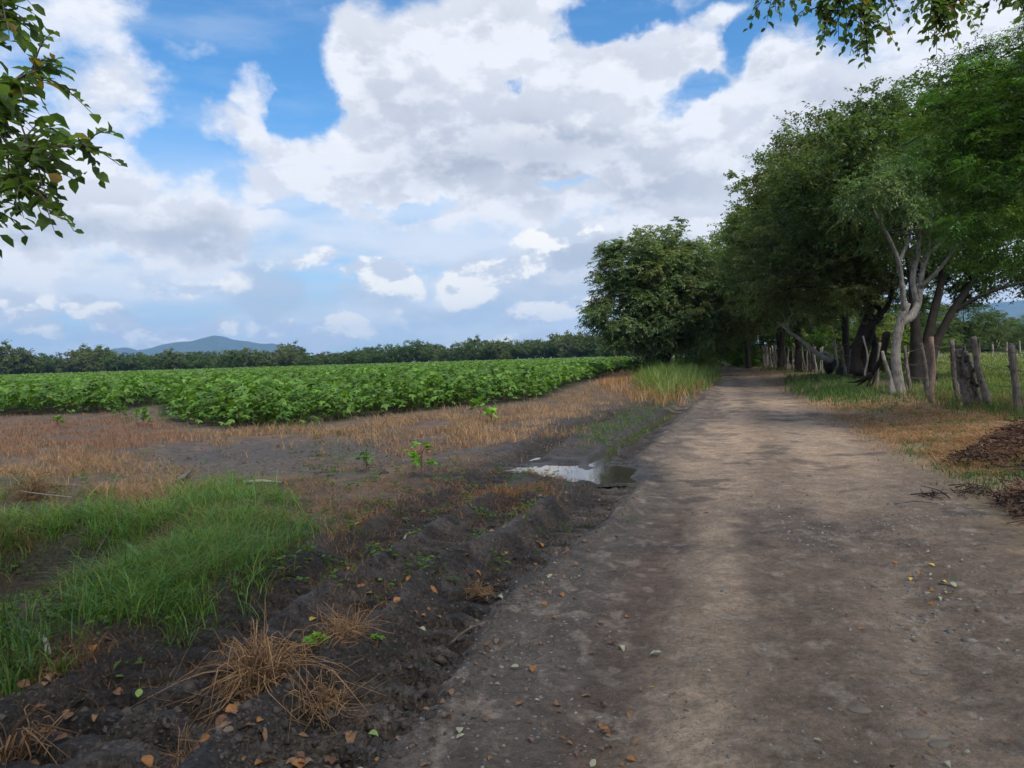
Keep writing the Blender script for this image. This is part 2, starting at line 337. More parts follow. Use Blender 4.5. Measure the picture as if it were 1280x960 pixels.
def make_ground():
    a0 = np.arange(-46, 46.01, .15); side = np.concatenate([np.arange(46, 90, 2.0), np.arange(90, 180, 6)])
    ang = np.concatenate([-side[::-1], a0[1:-1], side]); ang = np.unique(np.round(ang, 4)); ang = np.append(ang[ang > -180], 180)
    ang = np.unique(ang); ang = ang[ang > -179.9]
    rr = [.35]
    while rr[-1] < 7000: rr.append(rr[-1]*(1.0048 if 1.7 < rr[-1] < 40 else (1.015 if rr[-1] < 160 else 1.08)))
    rr = np.array(rr); na = len(ang); nr = len(rr)
    A = np.radians(ang)[None]*np.ones((nr, 1)); RR = rr[:, None]*np.ones((1, na))
    x = (RR*np.sin(A)).ravel(); y = (RR*np.cos(A)).ravel()
    h = height(x, y); c, w = ground_color(x, y, h)
    V = np.stack([x, y, h], 1); V = np.vstack([V, [[0, 0, 0]]])
    c = np.vstack([c, [[.1, .09, .08]]]); w = np.append(w, 0)
    i = np.arange(nr-1)[:, None]*na; j = np.arange(na)[None]; j2 = (j+1) % na
    q = np.stack([i+j, i+j2, i+na+j2, i+na+j], -1).reshape(-1, 4)
    jj = np.arange(na); t = np.stack([np.full(na, len(V)-1), (jj+1) % na, jj], -1)
    tint = np.concatenate([c, w[:, None]], 1)
    cx = V[q].mean(1); s = road_s(cx[:, 0], cx[:, 1]); wob = (fbm(cx[:, 0], cx[:, 1], 3, 4, 102)-.5)
    isr = (s+wob*.7 < 1.95) & (s+wob*1.3 > -1.85) & (cx[:, 1] > .5) & (np.hypot(cx[:, 0], cx[:, 1]) < 190)
    for nm, qq, tt in (('ground', q[~isr], t), ('dirt_road', q[isr], None)):
        used = np.zeros(len(V), bool); used[qq.ravel()] = True
        if tt is not None: used[tt.ravel()] = True
        mp = np.cumsum(used)-1; fs = [mp[qq]]+([mp[tt]] if tt is not None else [])
        tag(link(nm, raw_mesh(nm, V[used], fs, tint[used], True), GM), kind='structure')
    return

def ground_mat():
    m, nt, out = mat_base('earth'); L = nt.links.new
    at = nd(nt, 'ShaderNodeAttribute', attribute_name='tint'); geo = nd(nt, 'ShaderNodeNewGeometry')
    n1 = nd(nt, 'ShaderNodeTexNoise', Scale=28, Detail=6, Roughness=.7); L(geo.outputs['Position'], n1.inputs['Vector'])
    n2 = nd(nt, 'ShaderNodeTexNoise', Scale=130, Detail=4, Roughness=.7); L(geo.outputs['Position'], n2.inputs['Vector'])
    n3 = nd(nt, 'ShaderNodeTexNoise', Scale=4, Detail=6, Roughness=.65); L(geo.outputs['Position'], n3.inputs['Vector'])
    vo = nd(nt, 'ShaderNodeTexVoronoi', Scale=42, Randomness=1); L(geo.outputs['Position'], vo.inputs['Vector'])
    def mr(src, a, b, c, d):
        k = nd(nt, 'ShaderNodeMapRange'); L(src, k.inputs[0])
        for i_, v in enumerate((a, b, c, d)): k.inputs[i_+1].default_value = v
        return k.outputs[0]
    def mul(a, b):
        k = nd(nt, 'ShaderNodeMath', operation='MULTIPLY'); L(a, k.inputs[0]); L(b, k.inputs[1]); return k.outputs[0]
    f = mul(mul(mr(n1.outputs[0], .3, .7, .65, 1.35), mr(n2.outputs[0], .3, .7, .75, 1.25)), mr(n3.outputs[0], .3, .7, .75, 1.25))
    sc = nd(nt, 'ShaderNodeVectorMath', operation='SCALE'); L(at.outputs['Color'], sc.inputs[0]); L(f, sc.inputs['Scale'])
    # little pale grit
    cell = nd(nt, 'ShaderNodeSeparateColor'); L(vo.outputs['Color'], cell.inputs[0])
    gsel = mr(cell.outputs[0], .86, .9, 0, 1); gd = mr(vo.outputs['Distance'], .2, .32, 1, 0); g = mul(gsel, gd)
    mx = nd(nt, 'ShaderNodeMix', data_type='RGBA'); L(mul(g, mr(n3.outputs[0], .4, .6, .15, .75)), mx.inputs['Factor']); L(sc.outputs[0], mx.inputs[6]); mx.inputs[7].default_value = (.26, .235, .21, 1)
    p = nd(nt, 'ShaderNodeBsdfPrincipled'); p.inputs['Specular IOR Level'].default_value = .3; L(mx.outputs[2], p.inputs['Base Color'])
    L(mr(at.outputs['Alpha'], 0, 1, .92, .35), p.inputs['Roughness'])
    ad = nd(nt, 'ShaderNodeMath', operation='ADD'); L(n1.outputs[0], ad.inputs[0]); L(mul(g, mr(g, 0, 1, .5, .5)), ad.inputs[1])
    ad2 = nd(nt, 'ShaderNodeMath', operation='MULTIPLY_ADD'); L(n2.outputs[0], ad2.inputs[0]); ad2.inputs[1].default_value = .4; L(ad.outputs[0], ad2.inputs[2])
    vm = nd(nt, 'ShaderNodeTexVoronoi', Scale=34, Randomness=1); vm.feature = 'SMOOTH_F1'; wv = nd(nt, 'ShaderNodeVectorMath', operation='MULTIPLY_ADD'); L(n1.outputs['Color'], wv.inputs[0]); wv.inputs[1].default_value = (.05, .05, .05); L(geo.outputs['Position'], wv.inputs[2]); L(wv.outputs[0], vm.inputs['Vector'])
    crumb = mul(mr(vm.outputs['Distance'], .1, .6, 1.6, 0), mr(at.outputs['Alpha'], .1, .5, .1, 1)); ad3 = nd(nt, 'ShaderNodeMath', operation='ADD'); L(ad2.outputs[0], ad3.inputs[0]); L(crumb, ad3.inputs[1])
    b = nd(nt, 'ShaderNodeBump', Strength=.9, Distance=.026); L(ad3.outputs[0], b.inputs['Height']); L(b.outputs[0], p.inputs['Normal'])
    L(p.outputs[0], out.inputs[0]); return m
GM = ground_mat()
make_ground()
def hz(x, y): return float(height(np.array([float(x)]), np.array([float(y)]))[0])
def hv(x, y): return height(np.asarray(x, float), np.asarray(y, float))

# ------------------------------------------------------------------ water
def water(name, pts, z):
    m = bpy.data.materials.get('puddle_water')
    if not m:
        m, nt, out = mat_base('puddle_water'); p = nd(nt, 'ShaderNodeBsdfPrincipled', Roughness=.04, IOR=1.33); p.inputs['Base Color'].default_value = (.05, .042, .032, 1)
        p.inputs['Specular IOR Level'].default_value = .9
        n = nd(nt, 'ShaderNodeTexNoise', Scale=9, Detail=2); geo = nd(nt, 'ShaderNodeNewGeometry'); nt.links.new(geo.outputs['Position'], n.inputs['Vector'])
        b = nd(nt, 'ShaderNodeBump', Strength=.06, Distance=.01); nt.links.new(n.outputs[0], b.inputs['Height']); nt.links.new(b.outputs[0], p.inputs['Normal'])
        nt.links.new(p.outputs[0], out.inputs[0])
    V = [(a, b, z) for a, b in pts]; k = len(pts); me = bpy.data.meshes.new(name); me.from_pydata(V, [], [list(range(k))])
    tag(link(name, me, m), kind='structure')
water('puddle_water', [tuple(p) for p in gpoly([(625, 586), (670, 568), (745, 566), (765, 552), (800, 530), (836, 514), (850, 518), (812, 542), (775, 566), (815, 580), (800, 601), (735, 604), (680, 597)])], -.055)
water('ditch_water', [(POOL[0]+1.0*math.cos(a), POOL[1]+.95*math.sin(a)) for a in np.linspace(0, 2*math.pi, 16, endpoint=False)], -.21)
#SECTION2
# ------------------------------------------------------------------ trees
def rdir(rng, n, up=0.0):
    v = rng.normal(size=(n, 3)); v[:, 2] += up; return v/(np.linalg.norm(v, axis=1)[:, None]+1e-9)
def crown_leaves(g, rng, Cc, outward, csize, twigs, per, L, W, tpl, droop=.15, flat=.5, spread=.25, tv=.3, hue=.12, normal_up=1.2):
    """leaf sprays round clump centres Cc; every spray is a twig with alternate leaves"""
    nC = len(Cc); n = nC*twigs
    ci = np.repeat(np.arange(nC), twigs)
    d = rng.normal(size=(n, 3))*np.array([1, 1, flat]); d /= np.linalg.norm(d, axis=1)[:, None]
    d = d+outward[ci]*.7; d /= np.linalg.norm(d, axis=1)[:, None]
    cs = np.broadcast_to(csize, nC)[ci]
    start = Cc[ci]+rng.normal(size=(n, 3))*(cs*.28)[:, None]*np.array([1, 1, .6])
    ln = cs*(.45+.6*rng.random(n))
    ti = np.repeat(np.arange(n), per); t = np.tile((np.arange(per)+.5)/per, n)
    P = start[ti]+d[ti]*(ln[ti]*t)[:, None]; P[:, 2] -= droop*ln[ti]*t*t*1.4
    dd = d[ti].copy(); dd[:, 2] -= droop*t*2
    side = np.cross(dd, [0, 0, 1.]); side /= np.linalg.norm(side, axis=1)[:, None]+1e-6
    sg = np.where(np.arange(len(P)) % 2, 1., -1.)[:, None]
    D = dd*.6+side*sg*.8+rng.normal(size=P.shape)*spread; D[:, 2] -= droop*.7
    N = rng.normal(size=P.shape)*.45; N[:, 2] += normal_up
    k = 1+(rng.random(nC)-.5)*2*tv; hu = (rng.random(nC)-.5)*2*hue
    kk = k[ci][ti]*(.8+.4*rng.random(len(P))); hh = hu[ci][ti]+(rng.random(len(P))-.5)*.1
    T = np.stack([kk*(1+hh*1.3), kk, kk*(1-hh*.4)], 1)
    s = .65+.7*rng.random(len(P))
    V, fs, tt = leaf_arrays(tpl, P, D, N, L*s, W*s, T); g.add(V, fs, tt)

def crown_points(rng, blobs, n, inner=.45, under=.25):
    w = np.array([b[3]*b[4]*b[5] for b in blobs])**.75; w /= w.sum(); out = []; o = []
    for b, k in zip(blobs, rng.multinomial(n, w)):
        v = rdir(rng, k*3); v = v[(v[:, 2] > -.55) | (rng.random(len(v)) < under)][:k]
        r = (inner+(1-inner)*rng.random(len(v))**.6)*(1+.22*np.sin(v[:, 0]*4.1+b[0])*np.cos(v[:, 1]*3.7+b[2])+.12*rng.normal(size=len(v)))
        out.append(np.array(b[:3])+v*r[:, None]*np.array(b[3:6])); o.append(v)
    return np.vstack(out), np.vstack(o)

def tree_meshes(seed, trunks, blobs, n, cs, twigs, per, L, W, tpl=DIAM, limbs=26, lr=.05, k=8, droop=.15, flat=.5, under=.25, tv=.3, hue=.1, inner=.62, name='tree', nup=1.2, flare=.7, spread=.25):
    rng = np.random.default_rng(seed); gt = Geo(); nodes = []
    for i, (P, rad) in enumerate(trunks):
        Q = tube(gt, P, rad, k, seed+i, .1, n=max(8, len(P)*4), flare=flare if abs(P[0][2]) < .4 else 0)
        r = np.interp(np.linspace(0, 1, len(Q)), np.linspace(0, 1, len(rad)), rad)
        nodes += [(q, rr) for q, rr, u in zip(Q, r, np.linspace(0, 1, len(Q))) if u > .4]
    Cc, Ov = crown_points(rng, blobs, n, inner, under)
    NP = np.array([q for q, _ in nodes]); NR = np.array([r for _, r in nodes])
    for ii in rng.choice(len(Cc), min(limbs, len(Cc)), replace=False):
        c = Cc[ii]; dv = c-NP; dist = np.linalg.norm(dv, axis=1)+np.maximum(0, -dv[:, 2])*3
        j = int(np.argmin(dist)); a = NP[j]; m = (a+c)/2+np.array([0, 0, .12*np.linalg.norm(c-a)])+rng.normal(size=3)*.08*np.linalg.norm(c-a)
        tube(gt, [a, m, c], [min(NR[j]*.7, lr*1.6), lr*.7, lr*.2], 5, int(ii), .1, n=7, caps=False)
    gc = Geo(); crown_leaves(gc, rng, Cc, Ov, cs*(.7+.6*rng.random(len(Cc))), twigs, per, L, W, tpl, droop, flat, spread, tv, hue, nup)
    return gt.mesh('trunk'), gc.mesh('crown', False)
def tree(name, loc, meshes, bark, leaf, label, cat='tree', group=None, rz=0, sc=1):
    t = empty(name, loc, rz); t.scale = (sc,)*3 if not isinstance(sc, tuple) else sc
    tag(t, label, cat, group)
    ms = [m.copy() if m.materials else m for m in meshes]
    link('trunk', ms[0], bark, t); link('crown', ms[1], leaf, t); return t
def rowpt(px, py): 
    p = gp(px, py); return float(p[0]), float(p[1])

# -- big round tree left of the road
x, y = 9.7, 50.; z = hz(x, y)
ms = tree_meshes(11, [([(0, 0, -.2), (.1, 0, 1.5), (-.3, .2, 3.5), (-.6, 0, 6)], [.34, .27, .2, .08]), ([(.1, 0, .6), (1, .3, 2.2), (1.9, .2, 5)], [.2, .16, .06]), ([(0, 0, .8), (-1.2, .1, 2.4), (-2.6, 0, 4)], [.18, .13, .05])],
    [(-.6, 0, 6.6, 2.9, 3.2, 3.0), (-1.9, -.3, 4.3, 2.9, 3, 2.3), (1.7, -.4, 4.3, 3.0, 3.2, 2.6), (1.0, .3, 6.8, 2.6, 2.8, 2.4), (-2.3, -.2, 7.3, 1.6, 1.8, 1.6), (-3.3, 0, 4.4, 1.4, 1.6, .9), (-1.4, -.6, 2.7, 2.3, 2.4, 1.3), (2.6, -.6, 3.0, 2.2, 2.4, 1.7)],
    760, .75, 12, 12, .18, .085, limbs=34, lr=.07, droop=.26, tv=.3, hue=.12, flat=.4, under=.5)
tree('broadleaf_tree', (x, y, z), ms, M['bark_dark'], M['leaf_silver'], 'big round green tree left of the dirt road at the corner of the crop')

# reusable mid-size crowns
def variant(seed, H=12., Rr=4.6, leafL=.2, n=310, cs=.8, tpl=DIAM, droop=.08, low=-.04):
    rng = np.random.default_rng(seed); th = H*.62
    tr = [([(0, 0, -.2), (rng.normal()*.2, rng.normal()*.2, th*.4), (rng.normal()*.5, rng.normal()*.5, th), (0, 0, H*.85)], [.20, .16, .11, .04])]
    for k in range(3):
        a = rng.random()*6.28; tr.append(([(0, 0, th*(.2+.15*k)), (math.cos(a)*1.1, math.sin(a)*1.1, th*.65), (math.cos(a)*2.6, math.sin(a)*2.6, th*1.1)], [.15, .11, .04]))
    bl = [(0, 0, H*.72, Rr*.8, Rr*.8, H*.25)]
    for k in range(9):
        a = k*.7+rng.random()*.6; q = .5+rng.random()*.3
        bl.append((math.cos(a)*Rr*q, math.sin(a)*Rr*q, H*(low+.28+rng.random()*.34), Rr*(.38+rng.random()*.2), Rr*(.38+rng.random()*.2), H*(.13+rng.random()*.07)))
    return tree_meshes(seed, tr, bl, n, cs, 11, 11, leafL, leafL*.5, tpl, 24, .06, droop=droop, flare=.3, under=.6, tv=.42, spread=.6, nup=.9)
VA = [variant(21), variant(22, 12.5, 5.0, .2, 340), variant(23, 11.5, 4.4, .17, 390, .75), variant(24, 13, 4.8, .21, 330)]
# near pale-limbed tree with the grey forked trunk, at the roadside fence
x, y = rowpt(1120, 500); B = np.array([x, y, 0])
def q(px, py, Y=None): p = pt(px, py, Y or y); return p-B
z0 = hz(x, y)
TW = [([q(1123, 503), q(1121, 470), q(1120, 440), q(1126, 410), q(1134, 385)], [.17, .13, .12, .12, .10]),
      ([q(1126, 410), q(1138, 402, 22.1), q(1147, 385, 22.2), q(1152, 350, 22.3), q(1160, 325, 22.5), q(1185, 300, 22.8), q(1196, 270, 23)], [.11, .12, .10, .075, .06, .035, .015]),
      ([q(1130, 395), q(1128, 370, 21.8), q(1124, 335, 21.6), q(1112, 305, 21.3), q(1098, 280, 21.1), q(1080, 245, 21)], [.08, .065, .055, .045, .03, .015]),
      ([q(1147, 385, 22.2), q(1141, 355, 22.3), q(1148, 320, 22.2), q(1150, 290, 22.1), q(1152, 240, 22)], [.09, .08, .06, .05, .02]),
      ([q(1150, 365, 22.2), q(1172, 345, 22), q(1190, 322, 21.7), q(1205, 300, 21.5), q(1218, 275, 21.4)], [.065, .05, .04, .025, .012]),
      ([q(1124, 335, 21.6), q(1131, 318, 21.8), q(1138, 300, 22), q(1140, 270, 22)], [.05, .045, .035, .015]),
      ([q(1160, 325, 22.5), q(1162, 300, 22.4), q(1170, 270, 22.2), q(1168, 240, 22)], [.06, .05, .035, .015]),
      ([q(1116, 500, 21.6), q(1112, 478, 21.6), q(1106, 458, 21.5), q(1103, 445, 21.5)], [.07, .06, .05, .04])]
ms = tree_meshes(31, TW, [(*q(1150, 240), 1.5, 1.5, .95), (*q(1112, 258, 21.3), 1.2, 1.2, .75), (*q(1193, 250, 22.8), 1.3, 1.3, .9), (*q(1165, 205, 22.5), 1.2, 1.2, .7), (*q(1215, 285, 21.5), .7, .8, .5), (*q(1130, 300, 23), 1.1, .7, .5)], 260, .5, 10, 14, .10, .036, limbs=40, lr=.025, droop=.4, tv=.3, k=10)
tree('pale_barked_tree', (x, y, z0), ms, M['bark_grey'], M['leaf_pale'], 'pale grey forked tree in the roadside fence line, light limbs against dark leaves')

# dark three-stemmed tree behind it, inside the pasture
x, y = 15.4, 28.; B = np.array([x, y, 0])
TW = [([q(1146, 490, 28), q(1146, 440, 28), q(1143, 400, 28), q(1138, 340, 28), q(1120, 260, 28)], [.27, .2, .17, .13, .05]),
      ([q(1152, 487, 28.2), q(1157, 440, 28.3), q(1166, 400, 28.4), q(1178, 340, 28.5), q(1170, 240, 28.6)], [.22, .18, .16, .12, .05]),
      ([q(1160, 478, 28.4), q(1168, 440, 28.6), q(1190, 395, 28.8), q(1220, 350, 29), q(1250, 290, 29.3)], [.2, .16, .14, .1, .04]),
      ([q(1190, 395, 28.8), q(1225, 375, 28.5), q(1262, 362, 28.2), q(1310, 352, 28)], [.09, .07, .06, .03])]
ms = tree_meshes(32, TW, [(*q(1130, 210, 28), 3.0, 3.0, 2.2), (*q(1070, 220, 28), 2.3, 2.4, 1.8), (*q(1210, 210, 29), 3.2, 3.0, 2.4), (*q(1155, 150, 29), 2.6, 2.6, 1.4), (*q(1090, 290, 28.5), 2.4, 2.2, 1.3), (*q(1290, 230, 29), 3.2, 3, 2.2), (*q(1240, 310, 30), 2.8, 2.4, 1.4), (*q(1285, 320, 30), 2.4, 2.2, 1.5), (*q(1265, 350, 31), 1.9, 1.6, .8), (*q(1265, 135, 30), 2.4, 2.4, 1.7), (*q(1200, 350, 31), 2.0, 2, .9), (*q(1150, 320, 30), 2.4, 2, 1.1), (*q(1040, 250, 29), 1.6, 1.8, 1.6)], 680, .8, 12, 12, .15, .075, limbs=40, lr=.06, droop=.1, tv=.42, under=.6, spread=.6, nup=.9)
tree('dark_stemmed_tree', (x, y, hz(x, y)), ms, M['bark_black'], M['leaf_dark'], 'tall dark tree with three diverging black stems, just behind the pale forked trunk')

# old gnarled tree with twisted trunk
x, y = 14.3, 31.5; B = np.array([x, y, 0])
TW = [([q(1076, 482, 31.5), q(1078, 455, 31.5), q(1084, 430, 31.5), q(1090, 405, 31.6), q(1080, 370, 31.8), q(1060, 300, 32)], [.25, .19, .2, .16, .11, .05]),
      ([q(1072, 470, 31.3), q(1070, 445, 31.2), q(1082, 418, 31), q(1098, 400, 31), q(1112, 380, 31), q(1120, 320, 31.2)], [.2, .16, .15, .13, .09, .04]),
      ([q(1090, 470, 31.6), q(1094, 440, 31.7), q(1090, 415, 31.7), q(1100, 392, 31.8), q(1040, 350, 32), q(1020, 290, 32)], [.15, .13, .12, .1, .08, .03]),
      ([q(1062, 440, 31.3), q(1070, 432, 31.2), q(1078, 412, 31.1), q(1086, 395, 31)], [.05, .09, .1, .1])]
ms = tree_meshes(33, TW, [(*q(1060, 270, 32), 3.0, 3.0, 2.3), (*q(1010, 280, 33), 2.8, 2.6, 2.4), (*q(1080, 330, 31), 2.2, 2, 1.3), (*q(1030, 350, 32), 2.6, 2.2, 1.3), (*q(1015, 215, 33), 2.2, 2.4, 1.4), (*q(1075, 190, 33), 2.4, 2.4, 1.6), (*q(980, 335, 33), 1.8, 2, 1.5), (*q(1045, 385, 31), 1.2, 1.2, .6), (*q(1120, 370, 33), 1.6, 1.4, .9)], 480, .75, 12, 12, .14, .07, limbs=40, lr=.05, droop=.08, tv=.45, under=.7, spread=.6, nup=.9)
tree('gnarled_tree', (x, y, hz(x, y)), ms, M['bark_black'], M['leaf_olive'], 'olive green tree on a thick twisted dark trunk among the fence posts')

x, y = 15.9, 37.; B = np.array([x, y, 0])
TW = [([q(1054, 473, 37), q(1058, 440, 37), q(1056, 400, 37), q(1055, 350, 37), q(1040, 280, 37.2)], [.22, .17, .16, .12, .05]),
      ([q(1056, 420, 37), q(1046, 380, 37), q(1020, 330, 37.5)], [.1, .08, .03])]
ms = tree_meshes(34, TW, [(*q(1030, 300, 37.5), 3.4, 3.2, 2.4), (*q(975, 290, 38.5), 2.6, 2.6, 2.6), (*q(1000, 225, 39), 2.8, 2.8, 1.5), (*q(965, 350, 38), 2.0, 2.2, 1.8), (*q(1010, 375, 37), 2.0, 2.0, 1.2), (*q(1000, 200, 40), 1.5, 1.5, 1.0)], 440, .8, 12, 12, .16, .08, limbs=34, lr=.06, droop=.08, tv=.45, under=.7, spread=.6, nup=.9)
tree('straight_trunked_tree', (x, y, hz(x, y)), ms, M['bark_black'], M['leaf_mid'], 'leafy tree on one straight near-black trunk beside the dead leaning branch')

rows = [(955, 47., 1.0, 0, 'leaf_olive', 'tall olive green tree in the roadside row, second beyond the dead leaning branch'),
        (935, 56., 1.03, 1, 'leaf_dark', 'dark tree in the roadside row above the thicket of fence stakes'),
        (905, 66., 1.1, 2, 'leaf_mid', 'high loose-topped tree of the roadside row rising behind the round tree'),
        (925, 76., 1.15, 3, 'leaf_dark', 'dark tree in the roadside row overhanging the shaded bend of the road'),
        (905, 92., 1.2, 0, 'leaf_dark', 'far dark tree at the right of the bend of the road'),
        (900, 112., 1.2, 1, 'leaf_mid', 'far tree closing the view at the bend, right of the road')]
for i, (px, Y, sc_, v, lm, lb) in enumerate(rows):
    p = pt(px+(22 if Y < 60 else 16), 440, Y); tree('roadside_tree', (p[0]+1.0, Y, hz(p[0]+1, Y)), VA[v], M['bark_dark'], M[lm], lb, group='trees in the roadside row', rz=i*1.3, sc=sc_)
for i, (px, Y, sc_, v, lm, lb) in enumerate([(862, 62., 1.0, 2, 'leaf_mid', 'green tree behind the round tree, left of the road'), (850, 82., .95, 1, 'leaf_dark', 'darker tree further back on the left of the road, behind the round tree'),
        (845, 104., 1.0, 3, 'leaf_mid', 'far tree on the left verge just before the bend'), (850, 190., 1.3, 0, 'leaf_mid', 'tree beyond the bend of the road, closing the tunnel of leaves'), (893, 205., 1.3, 2, 'leaf_bright', 'bright sunlit tree seen at the end of the leaf tunnel')]):
    p = pt(px, 440, Y); tree('roadside_tree', (p[0], Y, hz(p[0], Y)), VA[v], M['bark_dark'], M[lm], lb, group='trees left of the bend', rz=i*2.1+.4, sc=sc_)
# trees out in the pasture behind the row
pas = [(1010, 72, .8, 1, 'leaf_mid'), (1060, 85, .75, 0, 'leaf_bright'), (1110, 95, .8, 2, 'leaf_bright'), (1165, 100, .72, 3, 'leaf_mid'), (1205, 78, .62, 1, 'leaf_bright'), (1245, 120, .7, 0, 'leaf_mid'), (1290, 110, .62, 2, 'leaf_bright'), (1340, 95, .8, 3, 'leaf_mid'), (980, 84, .95, 0, 'leaf_dark'), (1130, 60, .68, 3, 'leaf_bright'), (1420, 100, .9, 1, 'leaf_mid')]
plab = ['mid green pasture tree left of the twisted dark trunk, beyond the fence', 'bright green pasture tree between the straight trunk and the twisted trunk', 'bright green pasture tree seen left of the pale forked trunk', 'mid green pasture tree seen between the black stems', 'low bright green tree right of the black stems at the far pasture fence',
        'mid green tree beyond the gnarled gate stump in the pasture', 'bright tree at the right edge of the photo beyond the pasture', 'pasture tree just outside the right edge', 'dark tree behind the stake fence in the pasture', 'nearest bright pasture tree, its crown hanging behind the pale trunk', 'pasture tree well outside the right edge']
for i, (px, Y, sc_, v, lm) in enumerate(pas):
    if px > 1300: continue
    p = pt(px, 430, Y); tree('pasture_tree', (p[0], Y, hz(p[0], Y)), VA[v], M['bark_mid'], M[lm], plab[i], group='trees out in the pasture', rz=i*1.7, sc=(sc_, sc_, sc_*.78))
# hedge bushes along the far side of the pasture
def bush_meshes(seed, L=.16):
    return tree_meshes(seed, [([(0, 0, -.1), (.1, 0, .8), (.2, .1, 1.6)], [.06, .05, .02]), ([(0, 0, 0), (-.4, .2, .7), (-.7, .2, 1.4)], [.05, .04, .02])],
        [(0, 0, 1.0, 1.5, 1.3, .95), (-1.1, .1, .8, 1.1, 1, .75), (1.1, 0, .85, 1.1, 1, .8)], 90, .5, 9, 9, L, L*.45, limbs=12, lr=.02, under=.6, inner=.4)
BU = [bush_meshes(51), bush_meshes(52)]
for i in range(16):
    px = 1150+i*13; Y = 128+(i*37 % 11)
    p = pt(px, 430, Y); tree('pasture_bush', (p[0], Y, hz(p[0], Y)), BU[i % 2], M['bark_mid'], M[('leaf_mid', 'leaf_bright')[i % 2]], 'rounded green bush in the hedge along the far side of the pasture', 'bush', 'bushes along the far side of the pasture', rz=i, sc=2.1+.5*math.sin(i*2.3))
for i, (px, Y, sx, sz, lm, lb) in enumerate([(920, 78, 1.2, 1.5, 'leaf_dark', 'dense dark clipped-looking bush on the right edge of the road at the bend'), (932, 70, 1.0, 1.1, 'leaf_dark', 'low dark bush in front of the stake fence by the bend'),
        (898, 120, 1.3, 1.0, 'leaf_bright', 'bright bush at the bend, right of the road'), (815, 56, .9, .8, 'leaf_dark', 'low dark bush at the foot of the round tree, left side'), (868, 58, .9, .8, 'leaf_mid', 'low bush at the foot of the round tree beside the road')]):
    p = pt(px, 445, Y); tree('roadside_bush', (p[0], Y, hz(p[0], Y)), BU[i % 2], M['bark_dark'], M[lm], lb, 'bush', rz=i*2., sc=(sx*1.2, sx*1.2, sz))

# -- near feathery tree whose trunk stands outside the right edge
x, y = 14.6, 13.2; B = np.array([x, y, 0])
TW = [([(0, 0, -.1), (-.1, 0, 1.6), (-.3, .1, 3.4), (-1, .1, 5.5)], [.3, .24, .19, .09]), ([(-.1, 0, 2.0), (-1.6, .2, 3.3), (-3.6, .4, 4.2), (-5.6, .3, 4.6)], [.14, .11, .08, .03]), ([(-.3, 0, 3.0), (-2, -.6, 4.8), (-4, -.4, 6.2), (-5.5, 0, 6.6)], [.12, .09, .06, .02])]
ms = tree_meshes(61, TW, [(*q(1265, 150, 13.5), 1.7, 1.9, 1.25), (*q(1205, 155, 14), 1.15, 1.4, .75), (*q(1240, 245, 13.2), 1.3, 1.5, .5), (*q(1195, 200, 13.8), .8, 1.2, .3), (*q(1270, 320, 13), 1.1, 1.4, .5), (*q(1280, 240, 13.8), 1.3, 1.4, .8), (*q(1225, 190, 14.2), 1.1, 1.2, .7), (*q(1340, 200, 13), 2, 2, 2), (*q(1440, 150, 13), 2.4, 2.4, 1.6), (*q(1215, 283, 12.7), .6, .8, .14), (*q(1190, 100, 14.3), .55, .7, .2), (*q(1270, 95, 14), 1.1, 1.2, .7), (*q(1285, 75, 13.6), .9, 1, .5), (*q(1262, 120, 13.8), .9, 1, .6)],
    860, .40, 11, 12, .15, .06, PINN, limbs=46, lr=.025, droop=.2, flat=.25, tv=.85, hue=.15, nup=1.2, under=.7, inner=.25)
tree('feathery_tree', (x, y, hz(x, y)), ms, M['bark_dark'], M['leaf_feather'], 'nearest tree at the right edge, feathery bright green sprays reaching in from an unseen trunk')

# -- tree overhead, its trunk behind the viewer; its lowest twigs hang into the top right
def branch_leaves(g, gw, rng, P, rad, nt, tl, per, L, W, tpl, droop, tintf=1):
    Q = tube(gw, P, rad, 6, int(rng.integers(1e6)), .1, n=14, caps=False)
    for k in range(nt):
        u = rng.random()**.8; i = int(u*(len(Q)-1)); a = Q[i]; dirn = Q[min(i+1, len(Q)-1)]-Q[max(i-1, 0)]; dirn /= np.linalg.norm(dirn)+1e-9
        d = dirn*.6+rng.normal(size=3)*.6; d[2] -= .35*droop; d /= np.linalg.norm(d); l = tl*(.5+.8*rng.random())
        b = a+d*l*.5+np.array([0, 0, .03]); c = a+d*l+np.array([0, 0, -droop*l*.5]); 
        T = tube(gw, [a, b, c], [.006, .004, .0015], 4, k, 0, n=6, caps=False)
        t = np.linspace(.15, 1, per); pp = np.stack([np.interp(t, np.linspace(0, 1, 6), T[:, m]) for m in range(3)], 1)
        sd_ = np.cross(d, [0, 0, 1.]); sd_ /= np.linalg.norm(sd_)+1e-6
        D = d*.5+sd_*np.where(np.arange(per) % 2, 1, -1)[:, None]*.9+rng.normal(size=(per, 3))*.35; D[:, 2] -= droop*.6
        N = rng.normal(size=(per, 3))*.5+np.array([0, 0, 1.]); s = .6+.7*rng.random(per); kk = (.65+.8*rng.random(per))*(1+.4*(rng.random()-.5)); yl = (rng.random(per) < .04)*1.5
        V, fs, tt = leaf_arrays(tpl, pp, D, N, L*s, W*s, np.stack([kk*(1+yl), kk, kk*(1-.2*yl)], 1)); g.add(V, fs, tt)
rng = np.random.default_rng(7)
g = Geo(); gw = Geo()
x, y = 3.6, -2.2; B = np.array([x, y, 0]); z0 = hz(x, y)
tube(gw, [(0, 0, -.2), (.1, .1, 2), (0, .4, 4), (-.3, 1, 6.5)], [.34, .27, .22, .1], 10, 3, flare=.6)
tube(gw, [(.0, .3, 3.4), (.3, 2.8, 5.4), (.2, 5.5, 6.1), (0, 8.0, 6.0)], [.16, .12, .08, .04], 8, 4)
